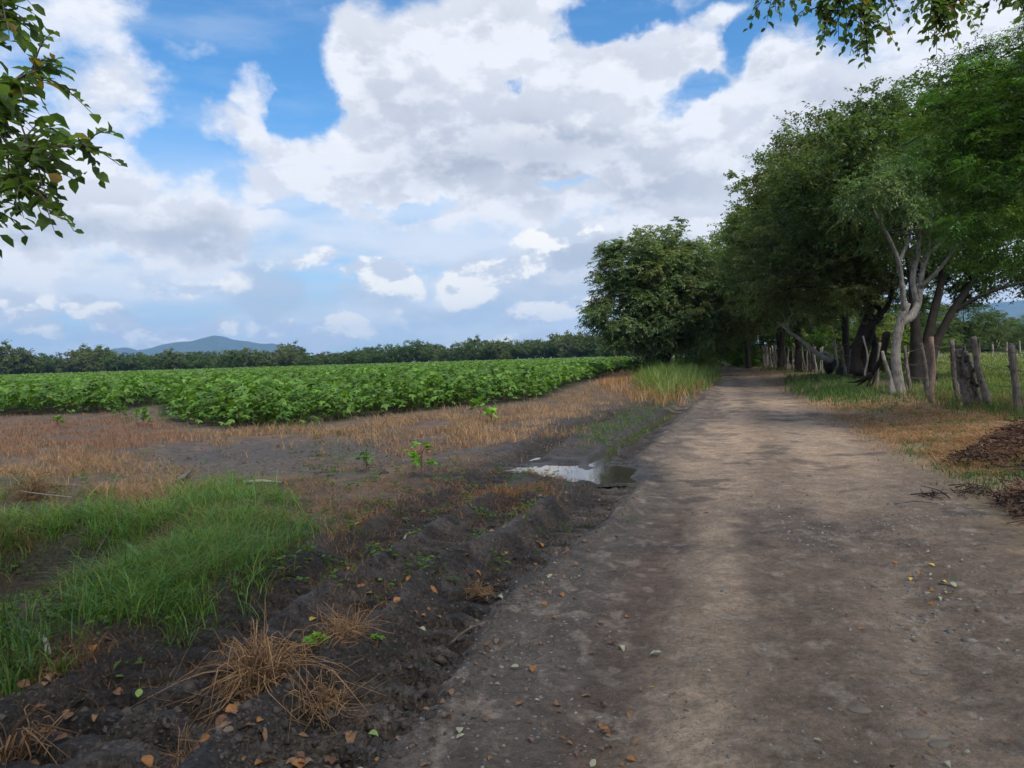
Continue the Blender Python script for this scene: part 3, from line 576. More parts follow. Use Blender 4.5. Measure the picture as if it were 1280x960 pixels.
tube(gw, [(0, .4, 4), (-2, 1.5, 6), (-4, 3, 7)], [.14, .1, .04], 7, 5)
tube(gw, [(0, .4, 4), (2.2, 2, 6), (4, 5, 6.8)], [.14, .1, .04], 7, 6)
Cc, Ov = crown_points(rng, [(0, 0, 7.2, 4.5, 3.6, 1.6), (-3.5, 1, 7.4, 3.2, 3, 1.3), (3.5, 2.5, 7.6, 3.2, 3.4, 1.3), (0, 4.2, 7.9, 3.6, 2.6, 1.0), (5.5, 5.5, 8.4, 2.5, 2.2, 1.0), (-2, -3.5, 7, 4, 3, 1.6)], 300, .2)
crown_leaves(g, rng, Cc, Ov, .9, 9, 9, .13, .06, DIAM, droop=.2)
def Yq(px, py, Y): return q(px, py, Y)
for P in ([Yq(1010, -120, 6.6), Yq(985, -40, 6.6), Yq(970, 5, 6.6)], [Yq(1060, -140, 6.8), Yq(1035, -40, 6.8), Yq(1030, 68, 6.8)], [Yq(1120, -150, 6.7), Yq(1100, -50, 6.8), Yq(1080, 20, 6.8), Yq(1085, 84, 6.8)], [Yq(1130, -100, 6.8), Yq(1110, -20, 6.9), Yq(1095, 20, 6.9)],
          [Yq(1120, -100, 7.1), Yq(1150, -30, 7.1), Yq(1165, 15, 7.1), Yq(1178, 55, 7.1)], [Yq(1150, -60, 7.2), Yq(1180, -10, 7.2), Yq(1195, 22, 7.2)], [Yq(1240, -120, 6.6), Yq(1255, -30, 6.6), Yq(1262, 20, 6.6)], [Yq(1290, -100, 6.5), Yq(1290, -30, 6.5), Yq(1275, 12, 6.5)], [Yq(1060, -60, 6.7), Yq(1050, -10, 6.7), Yq(1050, 25, 6.7)]):
    branch_leaves(g, gw, rng, P, [.02, .012, .004], 34, .30, 9, .072, .044, OVATE, .3)
t = empty('overhanging_tree', (x, y, z0)); tag(t, 'tree above the viewer whose small dark leaves hang into the top right of the sky', 'tree')
gw.build('trunk', M['bark_dark'], t); g.build('crown', M['leaf_near'], t, False)

# -- broad-leaved branch coming in from the left edge
rng = np.random.default_rng(9); g = Geo(); gw = Geo(); x, y = -5.6, 3.2; B = np.array([x, y, 0]); z0 = hz(x, y)
tube(gw, [(0, 0, -.2), (.1, .1, 1.2), (.2, .3, 2.6), (0, .5, 4.6)], [.16, .13, .1, .04], 9, 3, flare=.6)
for P, nt_ in (([(.1, .2, 2.0), Yq(-60, 250, 4.0), Yq(30, 195, 4.0), Yq(128, 192, 4.0)], 40), ([(.15, .3, 2.2), Yq(-80, 200, 4.2), Yq(0, 120, 4.2), Yq(50, 95, 4.1)], 40), ([(.2, .3, 2.6), Yq(-90, 80, 4.3), Yq(-20, 20, 4.3), Yq(15, 40, 4.2)], 34),
               ([(.1, .2, 1.7), Yq(-90, 300, 4.1), Yq(-10, 240, 4.0), Yq(62, 252, 3.9)], 34), ([(.15, .3, 2.2), Yq(-80, 180, 4.4), Yq(-20, 150, 4.3), Yq(30, 165, 4.3)], 30), ([(.2, .3, 2.6), Yq(-120, 20, 4.3), Yq(-60, -60, 4.3), Yq(-10, -20, 4.2)], 24)):
    branch_leaves(g, gw, rng, P, [.035, .02, .012, .005], int(nt_*1.15), .24, 7, .082, .052, OVATE, .2)
Cc, Ov = crown_points(rng, [(-.3, .2, 4.4, 1.7, 1.6, 1.4), (-1, 0, 3.2, 1.3, 1.4, 1)], 60, .3); crown_leaves(g, rng, Cc, Ov, .5, 8, 7, .1, .055, OVATE, droop=.3)
t = empty('broad_leaved_tree', (x, y, z0)); tag(t, 'small tree at the left edge with broad drooping green leaves against the sky', 'tree')
gw.build('trunk', M['bark_mid'], t); g.build('crown', M['leaf_near'], t, False)

# ------------------------------------------------------------------ far tree line beyond the crop
def far_variant(seed, H, Rr):
    rng = np.random.default_rng(seed); bl = [(0, 0, H*.58, Rr*.8, Rr*.8, H*.36)]
    for k in range(6):
        a = k*1.05+rng.random(); bl.append((math.cos(a)*Rr*.6, math.sin(a)*Rr*.6, H*(.3+.35*rng.random()), Rr*.5, Rr*.5, H*.22))
    return tree_meshes(seed, [([(0, 0, -.3), (0, 0, H*.3), (.3, 0, H*.75)], [.3, .22, .08])], bl, 200, 1.0, 7, 6, .45, .27, DIAM, 8, .1, k=5, droop=.1, under=.9, tv=.4, inner=.3, spread=.7, nup=.8)
FV = [far_variant(71, 8.2, 5.5), far_variant(72, 7.4, 6.5), far_variant(73, 8.8, 4.8), far_variant(74, 7.8, 6)]
rng = np.random.default_rng(5)
flab = ['olive green rounded tree in the far tree line beyond the crop', 'dark green rounded tree in the far tree line beyond the crop', 'mid green bushy tree in the far tree line beyond the crop']
k = 0
px = -40.
while px < 905:
    Y = 264+rng.random()*26; sc_ = .84+.24*rng.random()
    if 380 < px < 470: sc_ *= .85
    if px > 690: sc_ *= 1.0+.08*(px-690)/60
    if px > 640: Y = 264-(min(px, 790)-640)*.25+rng.random()*15
    v = int(rng.integers(4)); lm = ('leaf_olive', 'leaf_dark', 'leaf_mid')[int(rng.integers(3))]; p = pt(px, 450, Y)
    lb = flab[('leaf_olive', 'leaf_dark', 'leaf_mid').index(lm)]
    tree('field_edge_tree', (p[0], Y, 0), FV[v], M['bark_mid'], M[lm], lb, 'tree', 'trees in the far line beyond the crop', rz=rng.random()*6, sc=(sc_, sc_, sc_*(.82+.3*rng.random())))
    px += 8.5+rng.random()*5; k += 1
for px, Y, s_, v, lm, lb in ((8, 250, 1.35, 2, 'leaf_dark', 'large dark tree at the left end of the far tree line, tallest of all'), (26, 256, 1.05, 0, 'leaf_dark', 'dark tree on the right shoulder of the large tree at the left edge'), (108, 285, 1.28, 2, 'leaf_olive', 'round tree top left of its twin, sticking out above the far tree line'),
                     (124, 286, 1.22, 2, 'leaf_dark', 'small dark tree top right of its twin above the far tree line'), (722, 255, 1.2, 1, 'leaf_dark', 'domed dark tree, highest of the far tree line near the round tree'), (440, 262, .75, 1, 'leaf_mid', 'low pale green bushy tree in front of the middle of the far tree line')):
    p = pt(px, 450, Y); tree('field_edge_tree', (p[0], Y, 0), FV[v], M['bark_mid'], M[lm], lb, rz=px, sc=(s_*(.75 if px in (108, 124) else 1), s_, s_))

# ------------------------------------------------------------------ mountains
def mountain(name, prof, D, depth, seed, wob=.14):
    P = [pt(a, b, D) for a, b in prof]; xs = np.array([p[0] for p in P]); zs = np.array([p[2] for p in P])
    nx, ny = 320, 46; X = np.linspace(xs[0], xs[-1], nx); U = np.linspace(-1, 1, ny); XX, UU = np.meshgrid(X, U)
    Z = np.interp(XX+60*np.sin(UU*3+XX/400)*np.abs(UU), xs, zs)*(1-np.abs(UU)**1.25)
    rg = 1-np.abs(2*fbm(XX, UU*depth, 1/480., 5, seed)-1)
    Z = Z*(1-wob*2.2*(1-rg)*np.minimum(1, np.abs(UU)*4))+np.minimum(Z*.2, 14)*(fbm(XX, UU*depth, 1/120., 4, seed+1)-.5)
    V = np.stack([XX, D+UU*depth, Z-2], -1).reshape(-1, 3)
    i = np.arange(ny-1)[:, None]*nx; j = np.arange(nx-1)[None]; f = np.stack([i+j, i+j+1, i+nx+j+1, i+nx+j], -1).reshape(-1, 4)
    m = bpy.data.materials.get('forested_slope')
    if not m:
        m, nt, out = mat_base('forested_slope'); p = nd(nt, 'ShaderNodeBsdfPrincipled', Roughness=.95); n = nd(nt, 'ShaderNodeTexNoise', Scale=.02, Detail=8, Roughness=.7); geo = nd(nt, 'ShaderNodeNewGeometry')
        nt.links.new(geo.outputs['Position'], n.inputs['Vector']); r = nd(nt, 'ShaderNodeMix', data_type='RGBA'); r.inputs[6].default_value = (.018, .032, .02, 1); r.inputs[7].default_value = (.05, .07, .035, 1)
        k_ = nd(nt, 'ShaderNodeMapRange'); k_.inputs[1].default_value = .4; k_.inputs[2].default_value = .62; nt.links.new(n.outputs[0], k_.inputs[0]); nt.links.new(k_.outputs[0], r.inputs['Factor']); nt.links.new(r.outputs[2], p.inputs['Base Color']); nt.links.new(p.outputs[0], out.inputs[0])
    tag(link(name, raw_mesh(name, V, [f], None, True), m), kind='structure')
mountain('mountain', [(60, 470), (105, 450), (130, 440), (145, 434), (158, 434), (172, 438), (190, 435), (205, 430), (222, 427), (240, 426), (255, 422), (268, 419), (278, 420), (290, 424), (305, 425), (322, 428), (340, 429), (352, 432), (366, 440), (400, 448), (450, 456), (500, 460)], 5600, 900, 3)
mountain('hill', [(-200, 466), (-100, 450), (-40, 444), (0, 443), (30, 444), (50, 449), (90, 456), (140, 462)], 6300, 700, 8)
mountain('mountain', [(960, 440), (1000, 425), (1040, 410), (1100, 398), (1160, 388), (1220, 380), (1262, 376), (1290, 373), (1350, 370), (1420, 378), (1500, 385), (1600, 400), (1700, 425)], 5200, 1100, 13)

# ------------------------------------------------------------------ crop
def cotton_mesh(seed, H=.85, n=52):
    rng = np.random.default_rng(seed); g = Geo(); Rr = .42
    for k in range(4):
        a = rng.random()*6.3; tube(g, [(0, 0, -.03), (math.cos(a)*.05, math.sin(a)*.05, H*.4), (math.cos(a)*.2, math.sin(a)*.2, H*.85)], [.012, .009, .004], 4, k, 0, (.9, .5, .5), n=5, caps=False)
    z = .12+(H-.12)*rng.random(n)**.6; a = rng.random(n)*6.283; rr = Rr*np.sqrt(rng.random(n))*(1.05-.45*(z/H)**2)
    P = np.stack([np.cos(a)*rr, np.sin(a)*rr, z], 1); D = np.stack([np.cos(a), np.sin(a), -.15-.25*rng.random(n)], 1)+rng.normal(size=(n, 3))*.3
    N = rng.normal(size=(n, 3))*.35+np.stack([np.cos(a)*.35, np.sin(a)*.35, np.ones(n)], 1); kk = (.6+.7*rng.random(n))*rng.uniform(.75, 1.15); hh = (rng.random(n)-.4)*.3
    V, fs, tt = leaf_arrays(LOBED, P, D, N, .15+.08*rng.random(n), .14+.05*rng.random(n), np.stack([kk*(1+hh), kk, kk], 1)); g.add(V, fs, tt)
    return g.mesh('cotton_plant', False)
CP = [cotton_mesh(80+i, .78+.12*(i % 3)) for i in range(7)]
rng = np.random.default_rng(12)
def in_view(x, y):
    px = 640+F*x/np.maximum(y, .1); return (px > -60) & (px < 1340)
ang_ = R(58); e1 = np.array([math.cos(R(-8)), math.sin(R(-8))]); e2 = np.array([-e1[1], e1[0]])
uu = np.arange(-260, 120, .88); vv = np.arange(-60, 300, .46)
U_, V_ = np.meshgrid(uu, vv); PX = (U_[..., None]*e2*1.0+V_[..., None]*e1).reshape(-1, 2); PX = PX+rng.normal(size=PX.shape)*.09
U2, V2 = PX[:, 0], PX[:, 1]; sdp = poly_sd(FIELD, U2, V2)
ok = (sdp < -.35) & in_view(U2, V2) & (U2**2+V2**2 < 66**2); P = PX[ok]; P = P[np.argsort(P[:, 0]**2+P[:, 1]**2)]
P = P[rng.random(len(P)) > .03]
for i in range(300):
    o = link('cotton_plant', CP[i % 7] if not CP[i % 7].materials else CP[i % 7]); 
    if not o.data.materials: o.data.materials.append(M['cotton'])
    s_ = .72+.48*rng.random(); o.location = (P[i, 0], P[i, 1], hz(P[i, 0], P[i, 1])-.02); o.rotation_euler = (0, 0, rng.random()*6.3); o.scale = (s_, s_, s_*(.85+.25*rng.random()))
    tag(o, 'leafy green cotton plant in the front of the crop', 'cotton plant', 'cotton plants at the front of the crop')
# the rest of the crop is one object
g = Geo(); Pr = P[300:]; d_ = np.hypot(Pr[:, 0], Pr[:, 1]); hr = hv(Pr[:, 0], Pr[:, 1])
n = 26; idx = np.repeat(np.arange(len(Pr)), n); m = len(idx); keep = rng.random(m) < np.clip(1.25-d_[idx]/90, .45, 1); idx = idx[keep]; m = len(idx)
a = rng.random(m)*6.283; z = .25+.65*rng.random(m)**.5; hscale = (.7+.5*rng.random(len(Pr)))[idx]; rr = .5*np.sqrt(rng.random(m))*(1.05-.4*z*z)
PP = np.stack([Pr[idx, 0]+np.cos(a)*rr, Pr[idx, 1]+np.sin(a)*rr, hr[idx]+z*hscale], 1)
DD = np.stack([np.cos(a), np.sin(a), -.2-.2*rng.random(m)], 1)+rng.normal(size=(m, 3))*.3; NN = rng.normal(size=(m, 3))*.35+np.array([0, 0, 1.])
kk = (.7+.6*rng.random(m))*(.55+.85*fbm(PP[:, 0], PP[:, 1], .35, 3, 8))*rng.uniform(.8, 1.15, len(Pr))[idx]; hh = (rng.random(m)-.4)*.3
V, fs, tt = leaf_arrays(LOBED, PP, DD, NN, (.2+.1*rng.random(m))*(1+.004*d_[idx]), .2, np.stack([kk*(1+hh), kk, kk], 1)); g.add(V, fs, tt)
# beyond 66 m: rows seen at a grazing angle
m = 90000; ax = rng.uniform(-.72, .25, m); ry_ = 64*np.exp(rng.random(m)*math.log(258/64.)); PX2 = np.stack([ax*ry_, ry_], 1); ok = (poly_sd(FIELD, PX2[:, 0], PX2[:, 1]) < -.3); PX2 = PX2[ok]; m = len(PX2)
zt = .55+.45*rng.random(m)*(.7+.6*fbm(PX2[:, 0], PX2[:, 1], .25, 3, 4)); PP = np.stack([PX2[:, 0], PX2[:, 1], zt-.1], 1); a = rng.random(m)*6.283
DD = np.stack([np.cos(a), np.sin(a), -.2+0*a], 1); NN = rng.normal(size=(m, 3))*.4+np.array([0, 0, 1.]); kk = .75+.5*rng.random(m); sz = .22+.0028*PX2[:, 1]
V, fs, tt = leaf_arrays(DIAM, PP, DD, NN, sz, sz*.9, np.stack([kk*1.1, kk, kk], 1)); g.add(V, fs, tt)
# leaf layer closing the far rows
NXg, NYg = 260, 120; gy = 60*np.exp(np.linspace(0, math.log(262/60.), NYg)); gx = np.linspace(-.75, .3, NXg); GX = gx[None]*gy[:, None]; GY = gy[:, None]*np.ones((1, NXg))
GZ = .62+.22*(fbm(GX.ravel(), GY.ravel(), .5, 3, 6).reshape(GX.shape)-.5); i = np.arange(NYg-1)[:, None]*NXg; j = np.arange(NXg-1)[None]; f = np.stack([i+j, i+j+1, i+NXg+j+1, i+NXg+j], -1).reshape(-1, 4)
VV = np.stack([GX, GY, GZ], -1).reshape(-1, 3); fin = (poly_sd(FIELD, VV[:, 0], VV[:, 1]) < -.4)[f].all(1); g.add(VV, [f[fin]], (.6, .6, .6))
tag(g.build('crop_field', M['cotton'], None, False), 'wide field of low green cotton stretching back to the far tree line', 'crop', kind='stuff')

# ------------------------------------------------------------------ grasses
def blades(g, rng, P, h, w, lean, tint, curl=.5, seg=3, head=None):
    n = len(P); a = rng.random(n)*6.283 if head is None else head; ln = lean*(.3+1.1*rng.random(n)); hh = h*(.5+.8*rng.random(n)); ww = w*(.6+.8*rng.random(n))
    d = np.stack([np.cos(a), np.sin(a)], 1); s = np.stack([-d[:, 1], d[:, 0]], 1)
    sa = rng.random(n)*3.14; s = s*np.cos(sa)[:, None]+d*np.sin(sa)[:, None]*.6
    vs = []
    for k in range(seg+1):
        t = k/seg; off = ln*hh*(t**(1+curl*2)); zz = hh*(t-.42*np.minimum(1, ln)*t**3*1.1)
        c = np.stack([P[:, 0]+d[:, 0]*off, P[:, 1]+d[:, 1]*off, P[:, 2]+zz], 1); wd = ww*(1-t**1.7)*.5
        if k < seg:
            vs += [c-np.concatenate([s*wd[:, None], np.zeros((n, 1))], 1), c+np.concatenate([s*wd[:, None], np.zeros((n, 1))], 1)]
        else: vs.append(c)
    V = np.stack(vs, 1); K = 2*seg+1; b = np.arange(n)[:, None]*K
    q4 = [b+np.array([[2*k, 2*k+1, 2*k+3, 2*k+2]]) for k in range(seg-1)]; t3 = b+np.array([[2*seg-2, 2*seg-1, 2*seg]])
    g.add(V.reshape(-1, 3), [np.vstack(q4), t3], np.repeat(tint, K, axis=0))
def scatter(rng, poly, n, clump=0, cn=1, thr=None, seed=0, bias=1.0):
    A = np.array(poly, float); lo = A.min(0); hi = A.max(0); P = np.stack([rng.uniform(lo[0], hi[0], n*3), hi[1]-(hi[1]-lo[1])*rng.random(n*3)**bias], 1)
    P = P[poly_sd(A, P[:, 0], P[:, 1]) < 0][:n]; k_ = np.clip((P[:, 1]-440)/200, .03, 1)[:, None]; P = P+rng.normal(size=P.shape)*np.array([32, 12])*k_; W = gp(P[:, 0], P[:, 1])
    if clump:
        W = np.repeat(W, cn, axis=0); W = W+rng.normal(size=W.shape)*clump*(.5+np.repeat(rng.random(len(P)), cn)[:, None])
    W = W[((W[:, 0]-POOL[0])/.66)**2+((W[:, 1]-POOL[1])/.66)**2 > 1]
    if thr is not None:
        f = fbm(W[:, 0], W[:, 1], thr[0], 3, seed); W = W[f+rng.normal(size=len(W))*.04 > thr[1]]
    return np.stack([W[:, 0], W[:, 1], hv(W[:, 0], W[:, 1])-.01], 1)
def vtint(rng, n, lo=.65, hi=1.35, hue=.15, base=(1, 1, 1)):
    k = rng.uniform(lo, hi, n); h = rng.normal(size=n)*hue; return np.stack([k*(1+h), k, k*(1-h*.5)], 1)*np.array(base)
rng = np.random.default_rng(33)
# green grass
g = Geo()
G1 = [(-40, 632), (60, 640), (130, 655), (200, 662), (240, 645), (285, 628), (325, 635), (345, 655), (355, 672), (355, 700), (300, 725), (250, 760), (170, 795), (110, 800), (80, 780), (95, 740), (40, 700), (-40, 690)]
W = scatter(rng, G1, 1900, .04, 12, (2.0, .53), 3, bias=.75); blades(g, rng, W, .10+.28*fbm(W[:, 0], W[:, 1], 2.6, 3, 19)*.85, .007, 1.2, vtint(rng, len(W), .7, 2.3, .35)*(.7+.6*fbm(W[:, 0], W[:, 1], 1.5, 3, 20))[:, None]*np.array([1.15, 1.05, 1.1])); 
W = scatter(rng, [(180, 640), (300, 612), (345, 650), (365, 680), (300, 720), (180, 790), (120, 790), (150, 700)], 800, .035, 14, (1.3, .5), 4); blades(g, rng, W, .30, .008, 1.1, vtint(rng, len(W), 1.0, 2.1, .2))
for poly, n, h, cn, thr in (([(-40, 690), (60, 700), (110, 730), (100, 770), (40, 700), (-40, 705)], 60, .2, 10, None), ([(-30, 800), (20, 800), (35, 850), (-30, 870)], 60, .2, 12, None), ([(400, 560), (640, 555), (700, 640), (560, 640), (400, 640)], 130, .08, 7, (1, .5)), ([(560, 620), (790, 590), (770, 650), (640, 670)], 130, .07, 8, (1, .42)), ([(715, 545), (820, 495), (868, 480), (860, 500), (790, 535), (730, 555)], 330, .14, 9, None),
        ([(380, 560), (480, 550), (480, 600), (380, 600)], 60, .1, 8, None), ([(330, 640), (440, 640), (440, 740), (380, 720)], 26, .12, 9, None), ([(60, 555), (200, 560), (220, 600), (120, 600)], 60, .12, 8, None), ([(150, 500), (210, 500), (205, 530), (160, 535)], 60, .25, 8, None), ([(340, 525), (400, 520), (400, 540), (350, 545)], 40, .25, 8, None)):
    W = scatter(rng, poly, n, .05, cn, thr, 9); blades(g, rng, W, h, .008 if h < .2 else .014, .7, vtint(rng, len(W), .6, 1.3, .2))
for poly, n, h, w_, cn in (([(978, 470), (1040, 468), (1085, 485), (1095, 505), (1020, 500), (985, 488)], 520, .34, .022, 8), ([(1035, 495), (1110, 500), (1120, 515), (1050, 512)], 90, .14, .015, 8), ([(1130, 548), (1190, 552), (1195, 566), (1150, 566)], 220, .07, .010, 8), ([(1190, 585), (1240, 590), (1290, 600), (1290, 612), (1220, 600)], 170, .09, .011, 9),
                          ([(938, 453), (985, 458), (985, 468), (950, 464)], 120, .3, .03, 8), ([(1100, 500), (1280, 530), (1290, 520), (1290, 505), (1160, 490), (1100, 485)], 600, .3, .016, 7), ([(1040, 510), (1130, 540), (1120, 550), (1050, 520)], 80, .07, .012, 7)):
    W = scatter(rng, poly, n, .09, cn); blades(g, rng, W, h, w_, .6, vtint(rng, len(W), .55, 1.25, .2))
for poly, n in (([(-40, 600), (380, 600), (440, 700), (300, 740), (60, 820), (-40, 820)], 260), ([(380, 560), (700, 560), (620, 700), (420, 740)], 120), ([(730, 545), (860, 480), (870, 500), (760, 560)], 120), ([(960, 470), (1100, 490), (1280, 530), (1280, 560), (1100, 530)], 140)):
    W = scatter(rng, poly, n, .035, 9); nn = len(W); aa = rng.random(nn)*6.283; V, fs, tt = leaf_arrays(OVATE, W+np.stack([0*aa, 0*aa, .02+.07*rng.random(nn)], 1), np.stack([np.cos(aa), np.sin(aa), .3-.5*rng.random(nn)], 1), rng.normal(size=(nn, 3))*.4+np.array([0, 0, 1.]), .035+.035*rng.random(nn), .025, vtint(rng, nn, .6, 1.5, .15)); g.add(V, fs, tt)
# pasture beyond the fence
W = scatter(rng, [(1060, 470), (1280, 505), (1300, 505), (1300, 432), (1060, 438)], 9000, .15, 4, bias=1.0); dd = W[:, 1]; W = W[dd < 130]
sz = .15+.0015*W[:, 1]; blades(g, rng, W, sz, .012+.0009*W[:, 1], .7, vtint(rng, len(W), .7, 1.5, .2)*np.array([1.5, 1.1, 1.3]), seg=2)
tag(g.build('green_grass', M['grass'], None, False), 'green grass in clumps on the verges and in the pasture', 'grass', kind='stuff')
# tall grass on the mound left of the road
g = Geo(); TG = [(812, 470), (845, 455), (880, 452), (893, 462), (890, 478), (870, 490), (835, 497), (805, 490)]
W = scatter(rng, TG, 1500, .16, 9); blades(g, rng, W, .35+1.0*fbm(W[:, 0], W[:, 1], .8, 3, 5), .022, .7, vtint(rng, len(W), .7, 1.9, .22, (1.5, 1.15, 1.5)), seg=3)
W = scatter(rng, [(888, 447), (912, 447), (915, 452), (900, 456)], 60, .6, 14); blades(g, rng, W, 1.7, .09, .4, vtint(rng, len(W), .8, 1.5, .1, (1.3, 1.2, 1.3)))
tag(g.build('tall_grass', M['grass'], None, False), 'tall pale green grass on the low mound left of the road', 'grass', kind='stuff')
# straw
g = Geo()
ST = [([(-40, 562), (60, 560), (150, 580), (215, 600), (230, 640), (130, 625), (60, 606), (-40, 605)], 1500, .22, .006, 1.3, 8, .05, (1, 1, 1)),
      ([(755, 478), (800, 458), (850, 450), (880, 456), (890, 480), (850, 505), (800, 500), (760, 492)], 1500, .5, .018, .8, 7, .16, (1.25, 1.15, 1.0)),
      ([(370, 575), (560, 570), (640, 580), (600, 620), (500, 640), (430, 690), (370, 650)], 800, .1, .006, 1.5, 8, .06, (.85, .75, .7)),
      ([(600, 600), (690, 592), (660, 630), (610, 640)], 400, .11, .006, 1.4, 8, .05, (.9, .72, .6)), (G1, 420, .24, .005, 1.4, 5, .05, (.75, .75, .6)),
      ([(925, 457), (985, 470), (1000, 500), (1100, 505), (1290, 530), (1290, 570), (1230, 590), (1130, 560), (1040, 520), (970, 490), (930, 470)], 5200, .12, .009, 1.9, 7, .07, (1.2, 1.12, 1.0)),
      ([(1090, 500), (1290, 528), (1290, 515), (1120, 492)], 330, .34, .011, .8, 7, .07, (.8, .75, .65)),
      ([(390, 660), (470, 650), (500, 760), (420, 800), (370, 740)], 130, .09, .005, 1.5, 9, .05, (.75, .6, .5)),
      ([(-30, 815), (120, 800), (200, 810), (260, 860), (120, 900), (-30, 900)], 110, .08, .005, 1.5, 7, .05, (.6, .5, .42)),
      ([(230, 620), (420, 600), (430, 660), (360, 680)], 260, .12, .006, 1.2, 7, .05, (.8, .7, .6)),
      ([(-40, 670), (60, 672), (130, 690), (120, 745), (60, 765), (-40, 720)], 420, .2, .005, 1.6, 7, .07, (.5, .45, .38)), ([(-40, 790), (40, 800), (110, 820), (120, 850), (20, 850), (-40, 840)], 160, .12, .005, 1.6, 7, .06, (.6, .5, .42)),
      ([(440, 690), (640, 630), (620, 720), (520, 830), (440, 850)], 240, .05, .0035, 1.8, 6, .06, (.7, .6, .5)), ([(120, 830), (330, 760), (420, 860), (330, 950), (100, 950)], 120, .05, .0035, 1.8, 5, .06, (.7, .6, .5)), ([(420, 560), (640, 560), (600, 650), (460, 700), (380, 640)], 500, .07, .005, 1.8, 7, .07, (.8, .7, .62)),
      ([(-30, 610), (60, 605), (300, 615), (340, 660), (200, 760), (60, 690), (-30, 680)], 700, .22, .005, 1.5, 6, .05, (.85, .85, .72))]
for poly, n, h, w_, lean, cn, cl, tn in ST:
    W = scatter(rng, poly, n, cl, cn, (1.5, .43 if n < 5000 else .33), 15); blades(g, rng, W, h, w_, lean, vtint(rng, len(W), .5, 1.4, .06, tn))
tag(g.build('dry_grass', M['straw'], None, False), 'straw coloured dry grass lying on the verges', 'dry grass', kind='stuff')
# reddish weeds
g = Geo()
RD = [([(-40, 522), (60, 520), (170, 518), (215, 530), (240, 545), (200, 560), (120, 570), (-40, 562)], 3000, .2, .009, (.95, .95, 1.0)),
      ([(210, 540), (400, 540), (470, 525), (545, 518), (620, 515), (700, 496), (745, 478), (768, 470), (762, 488), (700, 505), (640, 525), (590, 548), (470, 545), (400, 552), (300, 556)], 4600, .27, .012, (1.15, 1.35, 1.25)),
      ([(590, 548), (640, 522), (700, 505), (770, 488), (820, 490), (760, 512), (690, 530), (620, 560)], 1700, .2, .010, (1.3, 1.5, 1.4)),
      ([(470, 548), (560, 550), (600, 555), (560, 570), (480, 562)], 260, .18, .009, (1.15, 1.05, .85)),
      ([(670, 545), (735, 525), (740, 545), (700, 560)], 140, .16, .008, (1.3, 1.4, 1.2)), ([(735, 470), (790, 458), (830, 455), (800, 480), (750, 490)], 700, .45, .018, (1.4, 1.6, 1.5)),
      ([(940, 470), (990, 478), (1010, 505), (1150, 570), (1200, 585), (1180, 592), (1080, 545), (985, 502)], 220, .05, .008, (.8, 1.2, 1.2))]
for poly, n, h, w_, tn in RD:
    W = scatter(rng, poly, n, .08, 8, (1.0, .44), 25); blades(g, rng, W, h*(.35+.9*fbm(W[:, 0], W[:, 1], 1.5, 3, 88)), w_*.8, .95, vtint(rng, len(W), .5, 1.5, .1, tn))
tag(g.build('reddish_weeds', M['red'], None, False), 'rust coloured withered weeds in a band along the edge of the crop', 'weeds', kind='stuff')

# ------------------------------------------------------------------ gravel, clods
def rocks(g, rng, P, s, tint, flat=.6):
    base = np.array([[1, 0, 0], [.3, .95, 0], [-.8, .6, 0], [-.8, -.6, 0], [.3, -.95, 0], [0, 0, 1], [.0, 0, -1.]]); n = len(P)
    V = base[None]*(1+rng.normal(size=(n, 7, 1))*.38)+rng.normal(size=(n, 7, 3))*.15; V[:, :, 2] *= flat
    V[:, 5, :2] += rng.normal(size=(n, 2))*.3
    a = rng.random(n)*6.283; ca, sa = np.cos(a)[:, None], np.sin(a)[:, None]; X = V[..., 0]*ca-V[..., 1]*sa; Y = V[..., 0]*sa+V[..., 1]*ca
    V = np.stack([X, Y, V[..., 2]], -1)*s[:, None, None]+P[:, None]
    f = [(i, (i+1) % 5, 5) for i in range(5)]+[((i+1) % 5, i, 6) for i in range(5)]
    g.add(V.reshape(-1, 3), [(np.arange(n)[:, None, None]*7+np.array(f)[None]).reshape(-1, 3)], np.repeat(tint, 7, axis=0))
g = Geo()
for poly, n, s0 in (([(470, 960), (640, 760), (760, 620), (830, 560), (900, 560), (860, 700), (830, 960)], 2600, .0055), ([(830, 960), (880, 640), (960, 560), (1100, 600), (1280, 700), (1280, 960)], 2600, .006), ([(920, 595), (990, 600), (1000, 640), (930, 640)], 700, .009), ([(1080, 610), (1200, 640), (1220, 680), (1080, 680)], 700, .010),
                    ([(1100, 560), (1280, 600), (1280, 660), (1140, 620)], 500, .011), ([(1100, 700), (1200, 700), (1230, 800), (1130, 800)], 300, .011), ([(980, 640), (1050, 640), (1060, 680), (990, 690)], 400, .01), ([(560, 700), (760, 600), (840, 600), (760, 760), (620, 900)], 900, .008)):
    W = scatter(rng, poly, n, .02, 1); s = s0*np.exp(rng.normal(size=len(W))*.38); k = rng.uniform(.35, 1.05, len(W)); T = np.stack([.24*k, .22*k, .20*k], 1); rocks(g, rng, W+np.array([0, 0, .008]), s, T, .55)
tag(g.build('gravel', M['stone'], None, False), 'loose grey grit and pebbles strewn on the dirt road', 'gravel', kind='stuff')
g = Geo()
